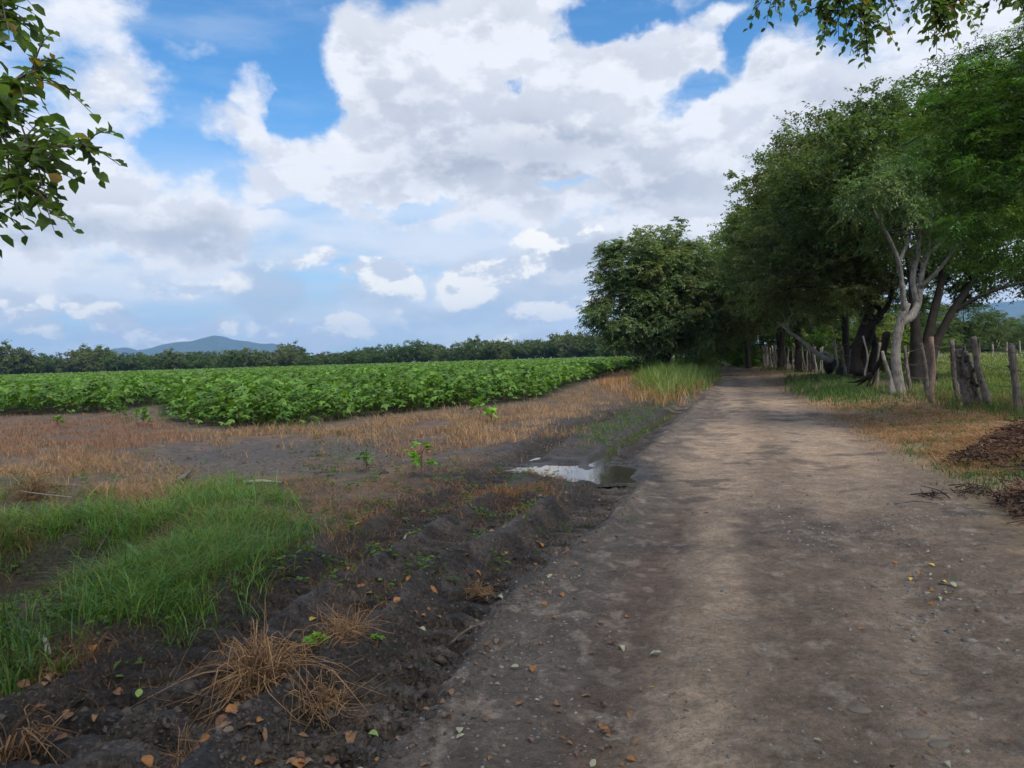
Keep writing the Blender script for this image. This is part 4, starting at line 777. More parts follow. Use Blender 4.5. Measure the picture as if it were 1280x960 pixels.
for poly, n, s0 in (([(120, 960), (240, 850), (420, 740), (560, 640), (640, 600), (780, 600), (720, 680), (600, 800), (470, 960)], 4200, .009), ([(0, 870), (200, 800), (240, 880), (100, 960), (0, 960)], 600, .009), ([(150, 568), (480, 545), (600, 556), (430, 590), (230, 590)], 1600, .016), ([(660, 520), (850, 490), (850, 510), (700, 560), (640, 560)], 800, .016)):
    W = scatter(rng, poly, n, .03, 2, (1.6, .44), 7); s = s0*np.exp(rng.normal(size=len(W))*.5); k = rng.uniform(.6, 1.5, len(W)); T = np.stack([.055*k, .046*k, .040*k], 1); rocks(g, rng, W+np.array([0, 0, .006]), s, T, .7)
tag(g.build('mud_clods', M['clod'], None, True), 'crumbled dark clods of churned mud beside the road', 'mud', kind='stuff')
# flat pale stones set in the road
def stone_obj(px, py, s, lb, seed, flat=.17, col=(.155, .13, .105)):
    rng = np.random.default_rng(seed); n = 11; p = gp(px, py); z = hz(*p); V = []; a = np.linspace(0, 6.283, n, endpoint=False); r = 1+.28*np.sin(a*2+seed)*.5+rng.normal(size=n)*.1
    for k_, zz in ((.92, -.35), (1, 0), (.78, .75), (.35, 1.)): V += [(math.cos(b)*q_*k_*s, math.sin(b)*q_*k_*s*.7, zz*s*flat+rng.normal()*s*.03) for b, q_ in zip(a, r)]
    V.append((0, 0, s*flat)); f = [(k*n+i, k*n+(i+1) % n, (k+1)*n+(i+1) % n, (k+1)*n+i) for k in range(3) for i in range(n)]; f3 = [(3*n+i, 3*n+(i+1) % n, 4*n) for i in range(n)]
    me = raw_mesh('stone', V, [np.array(f), np.array(f3)], np.tile(col, (len(V), 1)), True); o = link('stone', me, M['stone']); o.location = (p[0], p[1], z); tag(o, lb, 'stone', 'pale stones bedded in the road'); return o
for i, (px, py, s, lb) in enumerate([(1190, 730, .075, 'largest pale stone, right of the yellow leaf litter on the road'), (1137, 725, .045, 'flat pale stone just left of the largest pale stone'), (1074, 726, .04, 'pale flat stone alone in the middle of the road left of the leaf litter'), (1145, 913, .06, 'pale oval stone low in the road near the bottom right'),
        (1176, 924, .055, 'long pale stone right of the oval stone near the bottom'), (1075, 885, .05, 'flat pale stone bedded between the wheel tracks near the bottom'), (1150, 835, .045, 'faint pale stone above the oval stones'), (1222, 750, .035, 'small pale stone right of and below the largest one'), (1222, 867, .03, 'round grey pebble near the right side of the road'), (1198, 914, .028, 'round dark grey pebble right of the long pale stone'),
        (1268, 740, .05, 'pale stone at the right edge of the photo on the road'), (765, 912, .04, 'pale chipped stone left of the road among brown leaves'), (282, 940, .04, 'whitish broken stone in the mud below the dead grass tuft')]):
    stone_obj(px, py, s, lb, i+3)

# ------------------------------------------------------------------ fallen leaves
def litter_mesh(seed, shape=OVATE):
    rng = np.random.default_rng(seed); L, W = 1., .55+.2*rng.random(); g = Geo(); n = 6; V = []; 
    t = np.linspace(0, 1, n+1); wd = W*.5*np.sin(np.pi*t**.85)**.8; cz = .4*rng.random()*np.sin(t*3.1)+.25*rng.normal()*t*t; fo = .05+.25*rng.random()
    for i in range(n+1): V += [(t[i]-.5, -wd[i], cz[i]+fo*wd[i]*2), (t[i]-.5, 0, cz[i]), (t[i]-.5, wd[i], cz[i]+fo*wd[i]*2*(.3+rng.random()))]
    V = np.array(V)+rng.normal(size=(len(V), 3))*.012; f = [(3*i+k, 3*i+3+k, 3*i+4+k, 3*i+1+k) for i in range(n) for k in (0, 1)]
    g.add(V, [np.array(f)]); return g
LC = {'tan': (.24, .14, .075), 'orange': (.33, .15, .05), 'yellow': (.60, .42, .08), 'pale': (.36, .36, .24), 'brown': (.17, .09, .05), 'green': (.24, .36, .10), 'pinkish': (.22, .13, .10)}
LMs = {}
for c_ in LC:
    for v in range(3):
        g = litter_mesh(hash(c_) % 7+v*11 if False else v*11+len(c_)); me = g.mesh('fallen_leaf', True)
        at = me.color_attributes['tint'].data; cc = np.tile(np.array([*LC[c_], 1.], np.float32), (len(me.vertices), 1)); cc[:, :3] *= np.random.default_rng(v).uniform(.75, 1.2, (len(cc), 1)); at.foreach_set('color', cc.ravel()); me.materials.append(M['litter']); LMs[c_, v] = me
rng = np.random.default_rng(44)
def leaf_obj(px, py, s, c_, lb, grp=None, v=None, dx=0):
    p = gp(px, py); o = link('fallen_leaf', LMs[c_, int(rng.integers(3)) if v is None else v]); o.location = (p[0], p[1], hz(*p)+.008+s*.06); o.scale = (s, s, s); o.rotation_euler = (rng.normal()*.25, rng.normal()*.25, rng.random()*6.28); tag(o, lb, 'leaf', grp); return o
for px, py, s, c_, lb in ((820, 817, .075, 'pale', 'large pale greenish leaf lying alone on the grey edge of the road'), (816, 853, .03, 'yellow', 'round yellow leaf just below the large pale leaf'), (465, 900, .10, 'green', 'light green fallen leaf on the mud at the bottom of the rut'), (527, 774, .085, 'pale', 'pale grey-green leaf in the rut, half way up the photo'), (625, 738, .075, 'pale', 'pale leaf on the crest between the ruts'),
        (391, 770, .085, 'yellow', 'bright yellow leaf on the smooth tyre wall left of the dry tufts'), (447, 662, .09, 'yellow', 'deep yellow leaf on the mud by the straw'), (735, 958, .05, 'yellow', 'yellow leaf cut by the bottom edge of the photo'), (290, 790, .08, 'tan', 'tan leaf just left of the tip of the dead grass tuft'), (118, 830, .12, 'orange', 'orange-brown curled leaf on the bank above the mud'), (66, 830, .11, 'orange', 'orange leaf left of the curled leaf on the bank'),
        (245, 897, .12, 'tan', 'large tan leaf under the left side of the dead grass tuft'), (185, 958, .11, 'orange', 'orange leaf at the bottom edge in the mud'), (173, 856, .06, 'green', 'small yellow-green leaf alone on the black mud'), (497, 779, .10, 'orange', 'large orange leaf beside the little dry tuft'), (548, 759, .07, 'tan', 'tan leaf above the orange leaf beside the little dry tuft'), (1164, 738, .045, 'orange', 'orange leaf in the yellow litter on the road'), (1166, 752, .05, 'orange', 'lowest orange leaf of the yellow litter on the road'),
        (1029, 799, .028, 'yellow', 'tiny yellow leaf alone on the brown middle of the road'), (1195, 872, .03, 'orange', 'small orange-brown leaf near the round grey pebble'), (745, 640, .07, 'orange', 'orange leaf on the edge of the road below the puddle')):
    leaf_obj(px, py, min(s*.8, .06), c_, lb)
zones = [([(430, 960), (560, 800), (680, 690), (760, 690), (820, 800), (800, 960)], 96, .036, ['tan', 'tan', 'orange', 'pinkish', 'brown', 'pale'], 'small tan or brown leaf fallen on the grey dirt left of the road'),
         ([(200, 960), (330, 880), (440, 900), (420, 960)], 30, .055, ['tan', 'brown', 'orange'], 'brown leaf lying in the mud under the dead grass tuft'),
         ([(20, 830), (150, 810), (160, 840), (120, 900), (20, 940)], 30, .06, ['tan', 'brown', 'brown'], 'withered brown leaf on the black bank at the lower left'),
         ([(430, 700), (520, 690), (580, 740), (500, 800), (430, 790)], 34, .05, ['tan', 'orange', 'pinkish'], 'tan leaf caught among the little dry tufts between the ruts'),
         ([(1110, 690), (1180, 690), (1210, 760), (1130, 770)], 14, .035, ['yellow', 'orange', 'pale'], 'small yellow leaf in the litter patch on the right of the road'),
         ([(830, 720), (1280, 720), (1280, 960), (830, 960)], 34, .03, ['tan', 'pale', 'brown'], 'small dull leaf scattered on the brown road'),
         ([(560, 700), (700, 610), (800, 610), (740, 690), (640, 720)], 44, .042, ['tan', 'pinkish', 'orange'], 'small leaf on the crumbled edge of the ruts')]
for poly, n, s0, cols, lb in zones:
    A = np.array(poly, float); P_ = np.stack([rng.uniform(A[:, 0].min(), A[:, 0].max(), n*5), rng.uniform(A[:, 1].min(), A[:, 1].max(), n*5)], 1); P_ = P_[poly_sd(A, P_[:, 0], P_[:, 1]) < 0][:n]
    for k in range(len(P_)): leaf_obj(P_[k, 0], P_[k, 1], s0*(.6+.8*rng.random()), cols[int(rng.integers(len(cols)))], lb, lb.replace('small ', 'small ')+'s'[:0])

# ------------------------------------------------------------------ dead tufts, saplings
def tuft(px, py, h, n, lb, seed, w=.006, lean=1.3, base=.10, mat='straw', name='dead_grass_tuft', tn=(1.35, 1.3, 1.3), cat='dry grass tuft', jag=True):
    rng = np.random.default_rng(seed); p = gp(px, py); z = hz(*p); g = Geo()
    for k in range(n):
        a = rng.random()*6.283; l = h*(.5+.8*rng.random()); ln = lean*rng.random()**.7; b = np.array([math.cos(a), math.sin(a), 0])
        s0 = b*base*rng.random()+np.array([0, 0, .0]); up = np.array([0, 0, l*(1-.25*ln)])
        P_ = [s0, s0+up*.55+b*l*ln*.12+rng.normal(size=3)*.02, s0+up*(.9-.25*ln)+b*l*ln*.5+rng.normal(size=3)*.05, s0+up*max(.06, .75-.62*ln)+b*l*ln*.95+rng.normal(size=3)*.04]
        P_ = [np.array([v[0], v[1], max(v[2], .012)]) for v in P_]
        kk = rng.uniform(.35, 1.4); tube(g, P_, [w*.5, w*.45, w*.35, w*.15], 3, k, .1, np.array(tn)*kk, n=8, caps=False)
    for k in range(n//2):
        c = rng.normal(size=3)*base*.7; c[2] = .012+abs(c[2])*.35; d = rng.normal(size=3)*h*.22; d[2] *= .25; kk = rng.uniform(.25, 1.1); tube(g, [c-d, c+rng.normal(size=3)*.012+np.array([0, 0, .01]), c+d], [w*.4, w*.4, w*.2], 3, k, .1, np.array(tn)*kk, n=4, caps=False)
    o = g.build(name, M[mat]); o.location = (p[0], p[1], z-.01); tag(o, lb, cat); return o
tuft(325, 862, .29, 300, 'big shaggy tuft of dead straw-coloured grass on the black mud at the lower left', 1, .0065, 1.5, .09)
tuft(398, 875, .15, 80, 'low sprawling dead tuft touching the right side of the big dead tuft', 7, .005, 1.7, .12)
tuft(440, 775, .15, 120, 'little dry tuft between the ruts, left of the orange leaf', 2, .004, 1.2, .07)
tuft(432, 820, .13, 90, 'low dry tuft right of the big dead tuft', 3, .004, 1.6, .10)
tuft(598, 730, .08, 60, 'tiny dry tuft on the ridge between the ruts', 4, .004, 1.3, .06)
tuft(45, 640, .3, 130, 'arching pale dry tuft above the ditch at the left edge', 5, .006, 1.6, .12, tn=(.7, .65, .6))
tuft(8, 930, .2, 40, 'coarse grey-brown dead stalks at the lower left corner', 6, .010, 1.5, .12, tn=(.8, .75, .75))
tuft(240, 945, .14, 60, 'small tangled dead tuft at the bottom edge', 8, .004, 1.7, .08, tn=(1.2, 1.1, 1.1))
def sapling(px, py, h, lb, seed, nl=26, L=.11, mat='cotton', br=(1.2, 1.3, 1), spread=.5, name='sapling'):
    rng = np.random.default_rng(seed); p = gp(px, py); z = hz(*p); t = empty(name, (p[0], p[1], z)); tag(t, lb, 'seedling'); g = Geo(); gl = Geo()
    tube(g, [(0, 0, -.03), (.01, 0, h*.5), (.0, .01, h*.95)], [.010, .008, .004], 5, seed, .05, (1, .6, .5)); tips = []
    for k in range(6):
        a = k*1.05+rng.random(); s = h*(.35+.1*k); e = np.array([math.cos(a)*h*spread*.6, math.sin(a)*h*spread*.6, s+.12*h]); tube(g, [(0, 0, s*.8), e*np.array([.5, .5, 1]), e], [.005, .004, .002], 4, k, 0, (.8, 1, .5), n=5, caps=False); tips.append(e)
    tips = np.array(tips+[np.array([0, 0, h])]); c = tips[rng.integers(len(tips), size=nl)]; P_ = c+rng.normal(size=(nl, 3))*h*.07; D = P_-np.array([0, 0, h*.5]); D[:, 2] *= .3; D = D+rng.normal(size=(nl, 3))*.06; N = rng.normal(size=(nl, 3))*.3+np.array([0, 0, 1.])
    V, fs, tt = leaf_arrays(LOBED, P_, D, N, L*(.7+.6*rng.random(nl)), L*.8, vtint(rng, nl, .75, 1.25, .1, br)); gl.add(V, fs, tt)
    g.build('stem', M['bark_mid'], t); gl.build('leaves', M[mat], t, False)
sapling(527, 598, .42, 'bright green seedling standing alone on the bare mud left of the puddle', 1, 34, .11, br=(1.5, 1.6, .9))
sapling(458, 592, .28, 'duller green seedling left of the bright seedling', 2, 30, .08, br=(.8, .9, 1.0))
sapling(600, 526, .5, 'pale green young plant in the rusty weeds at the edge of the crop', 3, 40, .14, br=(1.3, 1.3, 1.3))
sapling(614, 531, .3, 'small bright plant at the foot of the pale young plant', 4, 24, .12, br=(1.5, 1.6, .8))
sapling(180, 533, .45, 'young plant in the red weeds near the gap in the crop', 5, 34, .13, br=(1, 1.1, 1))
sapling(72, 535, .3, 'small pale plant in the red weeds at the left', 6, 26, .12, br=(1.2, 1.2, .9))
sapling(150, 525, .4, 'young plant left of the one near the gap in the crop', 9, 34, .13, br=(.9, 1.1, 1))
sapling(395, 806, .05, 'tiny bright green sprout on the mud beside the big dead tuft', 7, 60, .04, br=(1.6, 1.8, .8), spread=1.4)
sapling(470, 808, .04, 'tiny green sprout in the rut right of the other sprout', 8, 14, .03, br=(1.6, 1.8, .8), spread=1.2)

# ------------------------------------------------------------------ fences
f1 = empty('barbed_wire_fence', (10.8, 18, hz(10.8, 18))); tag(f1, 'barbed wire fence on crooked grey posts along the pasture at the right', 'fence'); FB = np.array(f1.location)
def post(parent, FBb, x, y, z0_, top, r, seed, mat='wood_grey', lb=None, bend=.022, k=8, rough=.22, kn=0):
    g = Geo(); rng = np.random.default_rng(seed); b = np.array([x, y, z0_-.25]); t = np.array(top); n = 16
    Pm = [b+(t-b)*u+np.array([rng.normal()*bend*(0 < u < 1), rng.normal()*bend*(0 < u < 1), 0]) for u in (0, .3, .6, 1.)]
    Pm = [p-FBb for p in Pm]; tube(g, Pm, [r*1.12, r*1.02, r*.95, r*.84], k, seed, rough, tuple(np.array([1, 1, 1.])*rng.uniform(.75, 1.15)), n=n)
    for _ in range(kn):
        u = rng.random()*.8+.1; c = Pm[0]+(Pm[3]-Pm[0])*u; a = rng.random()*6.28; d = np.array([math.cos(a), math.sin(a), .3]); tube(g, [c+d*r*.6, c+d*r*1.25], [r*.45, r*.22], 6, int(u*99), .2, (.8, .8, .8), n=4)
    o = g.build('post', M[mat], parent); 
    if lb: o['label'] = lb
    return o
NP_ = []; PR = .72
for i, (bx, by, tx, ty, r, mt, lb, kn) in enumerate([(1163, 506, 1151, 429, .085, 'wood_grey', 'slim grey post leaning left', 2), (1167, 512, 1164, 421, .085, 'wood_red', 'straight reddish square-topped post', 0), (1200, 510, 1190, 425, .085, 'wood_grey', 'knotty grey post with a crook', 5),
        (1238, 517, 1217, 421, .10, 'wood_grey', 'post leaning steeply against the stump post', 3), (1272, 522, 1264, 431, .11, 'wood_grey', 'plain weathered post near the edge of the photo', 1), (1345, 536, 1340, 436, .09, 'wood_grey', None, 1), (1138, 498, 1131, 432, .075, 'wood_grey', None, 1), (1095, 488, 1100, 428, .07, 'wood_grey', None, 1)]):
    p = gp(bx, by); Y = float(p[1]); t = pt(tx, ty, Y); t[2] += hz(*p)*0; post(f1, FB, p[0], Y, hz(*p), t, r*PR, 200+i, mt, lb, kn=kn); NP_.append((p[0], Y, hz(*p), t))
# hollow gnarled stump post
p = gp(1221, 516); Y = float(p[1]); zb = hz(*p); g = Geo(); rng = np.random.default_rng(5)
Q0 = np.array([p[0], Y, zb-.2]); Q1 = pt(1203, 436, Y); Q1[2] += 0*zb
for kx in range(3):
    of = np.array([(-.11, 0, 0), (.08, .05, 0), (.0, -.07, 0)][kx]); tube(g, [Q0+of*1.2-FB, Q0*.66+Q1*.34+of+rng.normal(size=3)*.03-FB, Q0*.33+Q1*.67+of*1.05+rng.normal(size=3)*.03-FB, Q1+of*.7+np.array([0, 0, -.07*kx])-FB], [.12, .105, .10, .075], 11, 300+kx, .28, (1, 1, 1.), n=26)
for kx in range(12):
    u = rng.random(); c = Q0*(1-u)+Q1*u-FB; a = rng.uniform(3.4, 6.0); d = np.array([math.cos(a), math.sin(a), .1]); tube(g, [c+d*.12, c+d*.19], [.05, .02], 6, kx, .3, (.25, .23, .2) if kx % 2 else (1, 1, 1), n=4)
o = g.build('stump_post', M['wood_grey'], f1); o['label'] = 'thick hollow pitted stump used as a fence post'
# strands sag from post to post
def strand(parent, FBb, pts, frac, r=.004, name='wire', barb=True, seed=0):
    g = Geo(); rng = np.random.default_rng(seed); W_ = []
    for (x, y, zb, t) in pts: W_.append(np.array([x, y, zb])*(1-frac)+t*frac-FBb+np.array([-.06, 0, 0]))
    for a, b in zip(W_[:-1], W_[1:]):
        m = (a+b)/2; m[2] -= .03+.03*rng.random(); tube(g, [a, m, b], [r, r, r], 4, 1, 0, (.09, .065, .05), n=6, caps=False)
        L_ = np.linalg.norm(b-a)
        for u in (np.arange(.12, L_, .14)/L_ if barb else []):
            c = a*(1-u)+b*u; c[2] -= 4*(.03)*u*(1-u); v = rng.normal(size=3)*.02; tube(g, [c-v, c+v], [.0025, .0025], 3, 1, 0, (.09, .065, .05), n=2, caps=False)
    return g.build(name, M['wire'], parent)
order = [5, 4, 3, 2, 1, 0, 6, 7]; PT = [NP_[i] for i in order]
for i, fr in enumerate((.10, .38, .64, .90)): strand(f1, FB, PT, fr, .007, seed=i)
# far fence across the pasture
f3 = empty('pasture_fence', (25, 70, hz(25, 70))); tag(f3, 'distant pale post fence crossing the back of the pasture', 'fence', None); FB3 = np.array(f3.location); PT = []
for i, px in enumerate(range(1105, 1330, 17)):
    Y = 74+(px-1100)*.03; p = pt(px, 432, Y); x = p[0]; zb = hz(x, Y); t = np.array([x+.05*math.sin(i*3), Y, zb+1.45+.15*math.sin(i*2.1)]); post(f3, FB3, x, Y, zb, t, .075, 400+i, 'wood_white', k=6); PT.append((x, Y, zb, t))
for i, fr in enumerate((.35, .62, .9)): strand(f3, FB3, PT, fr, .012, barb=False, seed=i)
# thicket of stakes further along the road
f2 = empty('stake_fence', (19, 50, hz(19, 50))); tag(f2, 'thicket of thin bleached stakes forming a fence along the far right of the road', 'fence'); FB2 = np.array(f2.location); rng = np.random.default_rng(8)
pa = np.array([[1088, 490, 30.5], [1040, 470, 40], [1000, 461, 52], [975, 457, 60], [945, 453, 75], [935, 451, 84]]); PT = []
k = 0; u = 0.
xs_ = [float(pt(a, b, c)[0]) for a, b, c in pa]; ys_ = pa[:, 2]
L_ = np.concatenate([[0], np.cumsum(np.hypot(np.diff(xs_), np.diff(ys_)))])
while u < L_[-1] and k < 95:
    x = np.interp(u, L_, xs_)+rng.normal()*.08; Y = np.interp(u, L_, ys_); zb = hz(x, Y); h_ = 1.35+.5*rng.random(); lean = rng.normal()*.10 if Y < 48 else rng.normal()*.2
    t = np.array([x+lean, Y+rng.normal()*.1, zb+h_]); post(f2, FB2, x, Y, zb, t, .03+.035*rng.random() if rng.random() > .12 else .09, 500+k, ('wood_grey', 'wood_white', 'wood_white')[int(rng.integers(3))], k=5, bend=.05)
    if k % 5 == 0: PT.append((x, Y, zb, t))
    u += (1.3 if Y < 44 else .42)+rng.random()*.3; k += 1
for i, fr in enumerate((.3, .6, .88)): strand(f2, FB2, PT, fr, .006, barb=False, seed=i)

# ------------------------------------------------------------------ dead wood
Y = 34.5; g = Geo(); e = empty('dead_branch', tuple(pt(1038, 458, Y))); tag(e, 'bleached fallen branch rising to the left from its charred cut end beside the fence', 'branch'); EB = np.array(e.location)
def e_(px, py, dy=0): return pt(px, py, Y+dy)-EB
tube(g, [e_(1040, 450), e_(1028, 446), e_(1010, 432), e_(995, 420), e_(988, 417)], [.16, .11, .085, .07, .06], 8, 1, .1)
tube(g, [e_(988, 417), e_(980, 409), e_(974, 404), e_(970, 402)], [.05, .04, .025, .01], 6, 2); tube(g, [e_(988, 417), e_(984, 405), e_(991, 393), e_(1002, 393), e_(1010, 392)], [.045, .035, .03, .02, .01], 6, 3)
tube(g, [e_(982, 404), e_(979, 394), e_(971, 386)], [.025, .018, .008], 5, 4); tube(g, [e_(991, 393), e_(986, 380), e_(983, 366)], [.02, .015, .006], 5, 5); tube(g, [e_(1014, 436), e_(1006, 438), e_(1000, 437)], [.03, .02, .01], 5, 6)
tube(g, [e_(1028, 446), e_(1030, 440), e_(1037, 444), e_(1040, 452)], [.05, .06, .06, .05], 6, 7)
g.build('limb', M['wood_white'], e)
g = Geo(); tube(g, [e_(1036, 463, -.2), e_(1040, 455, .2), e_(1041, 452, .5)], [.19, .2, .12], 12, 8, .14, n=8); g.build('burnt_end', M['char'], e)
Y = 25.; g = Geo()
e = empty('leaning_dead_limb', (*pt(1100, 480, Y)[:2], hz(*pt(1100, 480, Y)[:2]))); tag(e, 'dark dead limb leaning on the pale forked trunk, its branched end spread on the grass', 'branch'); EB = np.array(e.location)
def zf(px, py, dy=0): v = pt(px, py, Y+dy)-EB; return v
tube(g, [zf(1108, 418, -2.5), zf(1106, 432, -2), zf(1101, 450, -1.2), zf(1092, 465, -.6), zf(1080, 476, 0)], [.12, .10, .08, .07, .055], 8, 1, .2, (.6, .55, .5))
for i, P_ in enumerate(([zf(1092, 465, -.6), zf(1086, 478, -.4), zf(1080, 488, 0), zf(1076, 496, .0)], [zf(1096, 460, -.8), zf(1092, 476, -.8), zf(1086, 492, -.6)], [zf(1084, 472, -.3), zf(1070, 477, .3), zf(1058, 478, .8)], [zf(1080, 476, 0), zf(1068, 484, .3), zf(1055, 487, .7)], [zf(1090, 468, -.5), zf(1078, 472, .2), zf(1066, 470, 1)], [zf(1086, 478, -.4), zf(1090, 488, -.8), zf(1086, 500, -.8)])):
    tube(g, P_, [.05, .035, .012], 5, i+2, .15, (.6, .55, .5), n=8)
g.build('limb', M['bark_dark'], e)
# brown heaps of cut dry fronds at the right edge of the road
def heap(pxs, n, lb, seed, h=.32, L=.22, col=(.075, .042, .028), sx=.5):
    rng = np.random.default_rng(seed); A = gpoly(pxs); c = A.mean(0); z = hz(*c); g = Geo(); gs = Geo()
    lo = A.min(0); hi = A.max(0); P_ = rng.uniform(lo, hi, (n*3, 2)); sdd = poly_sd(A, P_[:, 0], P_[:, 1]); m = sdd < 0; P_ = P_[m][:n]; sdd = sdd[m][:n]
    hh = hv(P_[:, 0], P_[:, 1])-z; top = np.minimum(h, -sdd*1.1)*(.4+.8*fbm(P_[:, 0], P_[:, 1], 2.5, 3, seed)); zz = hh+.01+top*rng.random(len(P_))**.5
    D = rng.normal(size=(len(P_), 3)); D[:, 2] = D[:, 2]*.35+.1; N = rng.normal(size=(len(P_), 3))*.8+np.array([0, 0, .7]); k = rng.uniform(.35, 1.9, len(P_))
    V, fs, tt = leaf_arrays(PINN if seed % 2 else DIAM, np.stack([P_[:, 0]-c[0], P_[:, 1]-c[1], zz], 1), D, N, L*(.5+rng.random(len(P_))), L*.35, np.stack([col[0]*k, col[1]*k, col[2]*k], 1)); g.add(V, fs, tt)
    for k in range(n//14):
        j = int(rng.integers(len(P_))); b = np.array([P_[j, 0]-c[0], P_[j, 1]-c[1], zz[j]+.02]); d = rng.normal(size=3)*.09; d[2] = abs(d[2])*.25; tube(gs, [b-d, b+rng.normal(size=3)*.02, b+d], [.008, .006, .003], 4, k, .1, np.array(col)*rng.uniform(.8, 2.2), n=5, caps=False)
    e = empty('brushwood_heap', (c[0], c[1], z)); tag(e, lb, 'brush heap'); g.build('dry_foliage', M['brush'], e, False); gs.build('twigs', M['brush'], e)
heap([(1205, 572), (1240, 560), (1262, 552), (1400, 560), (1400, 605), (1290, 598), (1235, 592)], 2600, 'large heap of dark brown dried foliage on the verge at the right edge', 1, .38, .2)
heap([(1178, 578), (1210, 572), (1240, 580), (1235, 588), (1190, 586)], 420, 'low dark spur of dried foliage at the left tip of the large heap', 3, .1, .16, (.05, .032, .022))
heap([(1240, 628), (1280, 618), (1380, 630), (1380, 665), (1290, 658), (1250, 640)], 1100, 'smaller heap of brown dried foliage below the large heap, right of the road', 5, .2, .18, (.085, .05, .034))
heap([(1150, 618), (1180, 616), (1184, 622), (1160, 626)], 60, 'thin scrap of black dry foliage lying on the right side of the road', 7, .04, .1, (.03, .02, .016))
heap([(1195, 615), (1240, 612), (1245, 624), (1200, 624)], 140, 'scatter of black debris between the scrap and the smaller heap', 9, .05, .1, (.04, .026, .02))
def stick(px1, py1, px2, py2, r, lb, mat, seed, lift=.01, fork=0):
    a = gp(px1, py1); b = gp(px2, py2); za = hz(*a); zb = hz(*b); c = (a+b)/2; rng = np.random.default_rng(seed); g = Geo(); A = np.array([a[0]-c[0], a[1]-c[1], lift+r]); Bq = np.array([b[0]-c[0], b[1]-c[1], zb-za+lift+r]); m = (A+Bq)/2+rng.normal(size=3)*.04*np.linalg.norm(A-Bq); m[2] = max(m[2], (A[2]+Bq[2])/2)+.015
    tube(g, [A, m, Bq], [r, r*.85, r*.5], 7, seed, .18, n=10)
    for k in range(fork): d = (Bq-A)*.3+rng.normal(size=3)*.08; d[2] = abs(d[2]); tube(g, [m, m+d*.6, m+d], [r*.6, r*.4, r*.2], 5, seed+k, .1, n=6)
    o = g.build('stick', M[mat]); o.location = (c[0], c[1], za); tag(o, lb, 'stick')
stick(1118, 632, 1172, 631, .010, 'thin brown stick lying across the right side of the road', 'bark_mid', 1)
stick(306, 614, 352, 610, .028, 'bleached piece of wood on the mud flat behind the green grass', 'wood_white', 2)
stick(222, 612, 238, 600, .035, 'short grey broken stub sticking out of the dry grass', 'wood_grey', 3, .05)
stick(290, 655, 330, 652, .02, 'brownish stick in the grass below the bleached piece of wood', 'bark_mid', 4, .03)
stick(28, 654, 92, 668, .006, 'thin pale stalk arching over the grass at the left', 'wood_white', 5, .18)
stick(62, 838, 30, 812, .014, 'grey curved twig on the bank at the lower left', 'wood_white', 6, .03)
stick(95, 700, 150, 672, .010, 'dark grey twig lying in the grass above the ditch', 'wood_grey', 7, .10, 1)
stick(506, 688, 520, 676, .010, 'short pale twig on the smooth tyre wall between the ruts', 'wood_white', 8)
stick(560, 792, 610, 786, .008, 'thin grey twig in the rut', 'wood_grey', 9)
# haze over the whole plain
hb = bpy.data.meshes.new('haze'); s = 7600.; zb_, zt_ = -4., 350.
hb.from_pydata([(-s, -s, zb_), (s, -s, zb_), (s, s, zb_), (-s, s, zb_), (-s, -s, zt_), (s, -s, zt_), (s, s, zt_), (-s, s, zt_)], [], [(3, 2, 1, 0), (4, 5, 6, 7), (0, 1, 5, 4), (1, 2, 6, 5), (2, 3, 7, 6), (3, 0, 4, 7)])
m, nt, out = mat_base('haze'); v = nt.nodes.new('ShaderNodeVolumePrincipled'); v.inputs['Color'].default_value = (.34, .60, 1, 1); v.inputs['Density'].default_value = HAZE; v.inputs['Anisotropy'].default_value = .2; nt.links.new(v.outputs[0], out.inputs['Volume'])
if HAZE > 0: tag(link('haze', hb, m), 'thin blue haze over the plain', 'haze', kind='stuff')
rng = np.random.default_rng(91)
for i in range(16):
    Y = 40+i*3.6; x0 = float(np.interp(Y, RY, RX))+6.5+rng.random()*3; tree('thicket_bush', (x0, Y, hz(x0, Y)), BU[i % 2], M['bark_dark'], M[('leaf_dark', 'leaf_mid')[i % 2]], 'shady bush in the undergrowth behind the stake fence', 'bush', 'bushes in the undergrowth behind the stake fence', rz=i*1.9, sc=(1.2, 1.2, .9+.5*rng.random()))
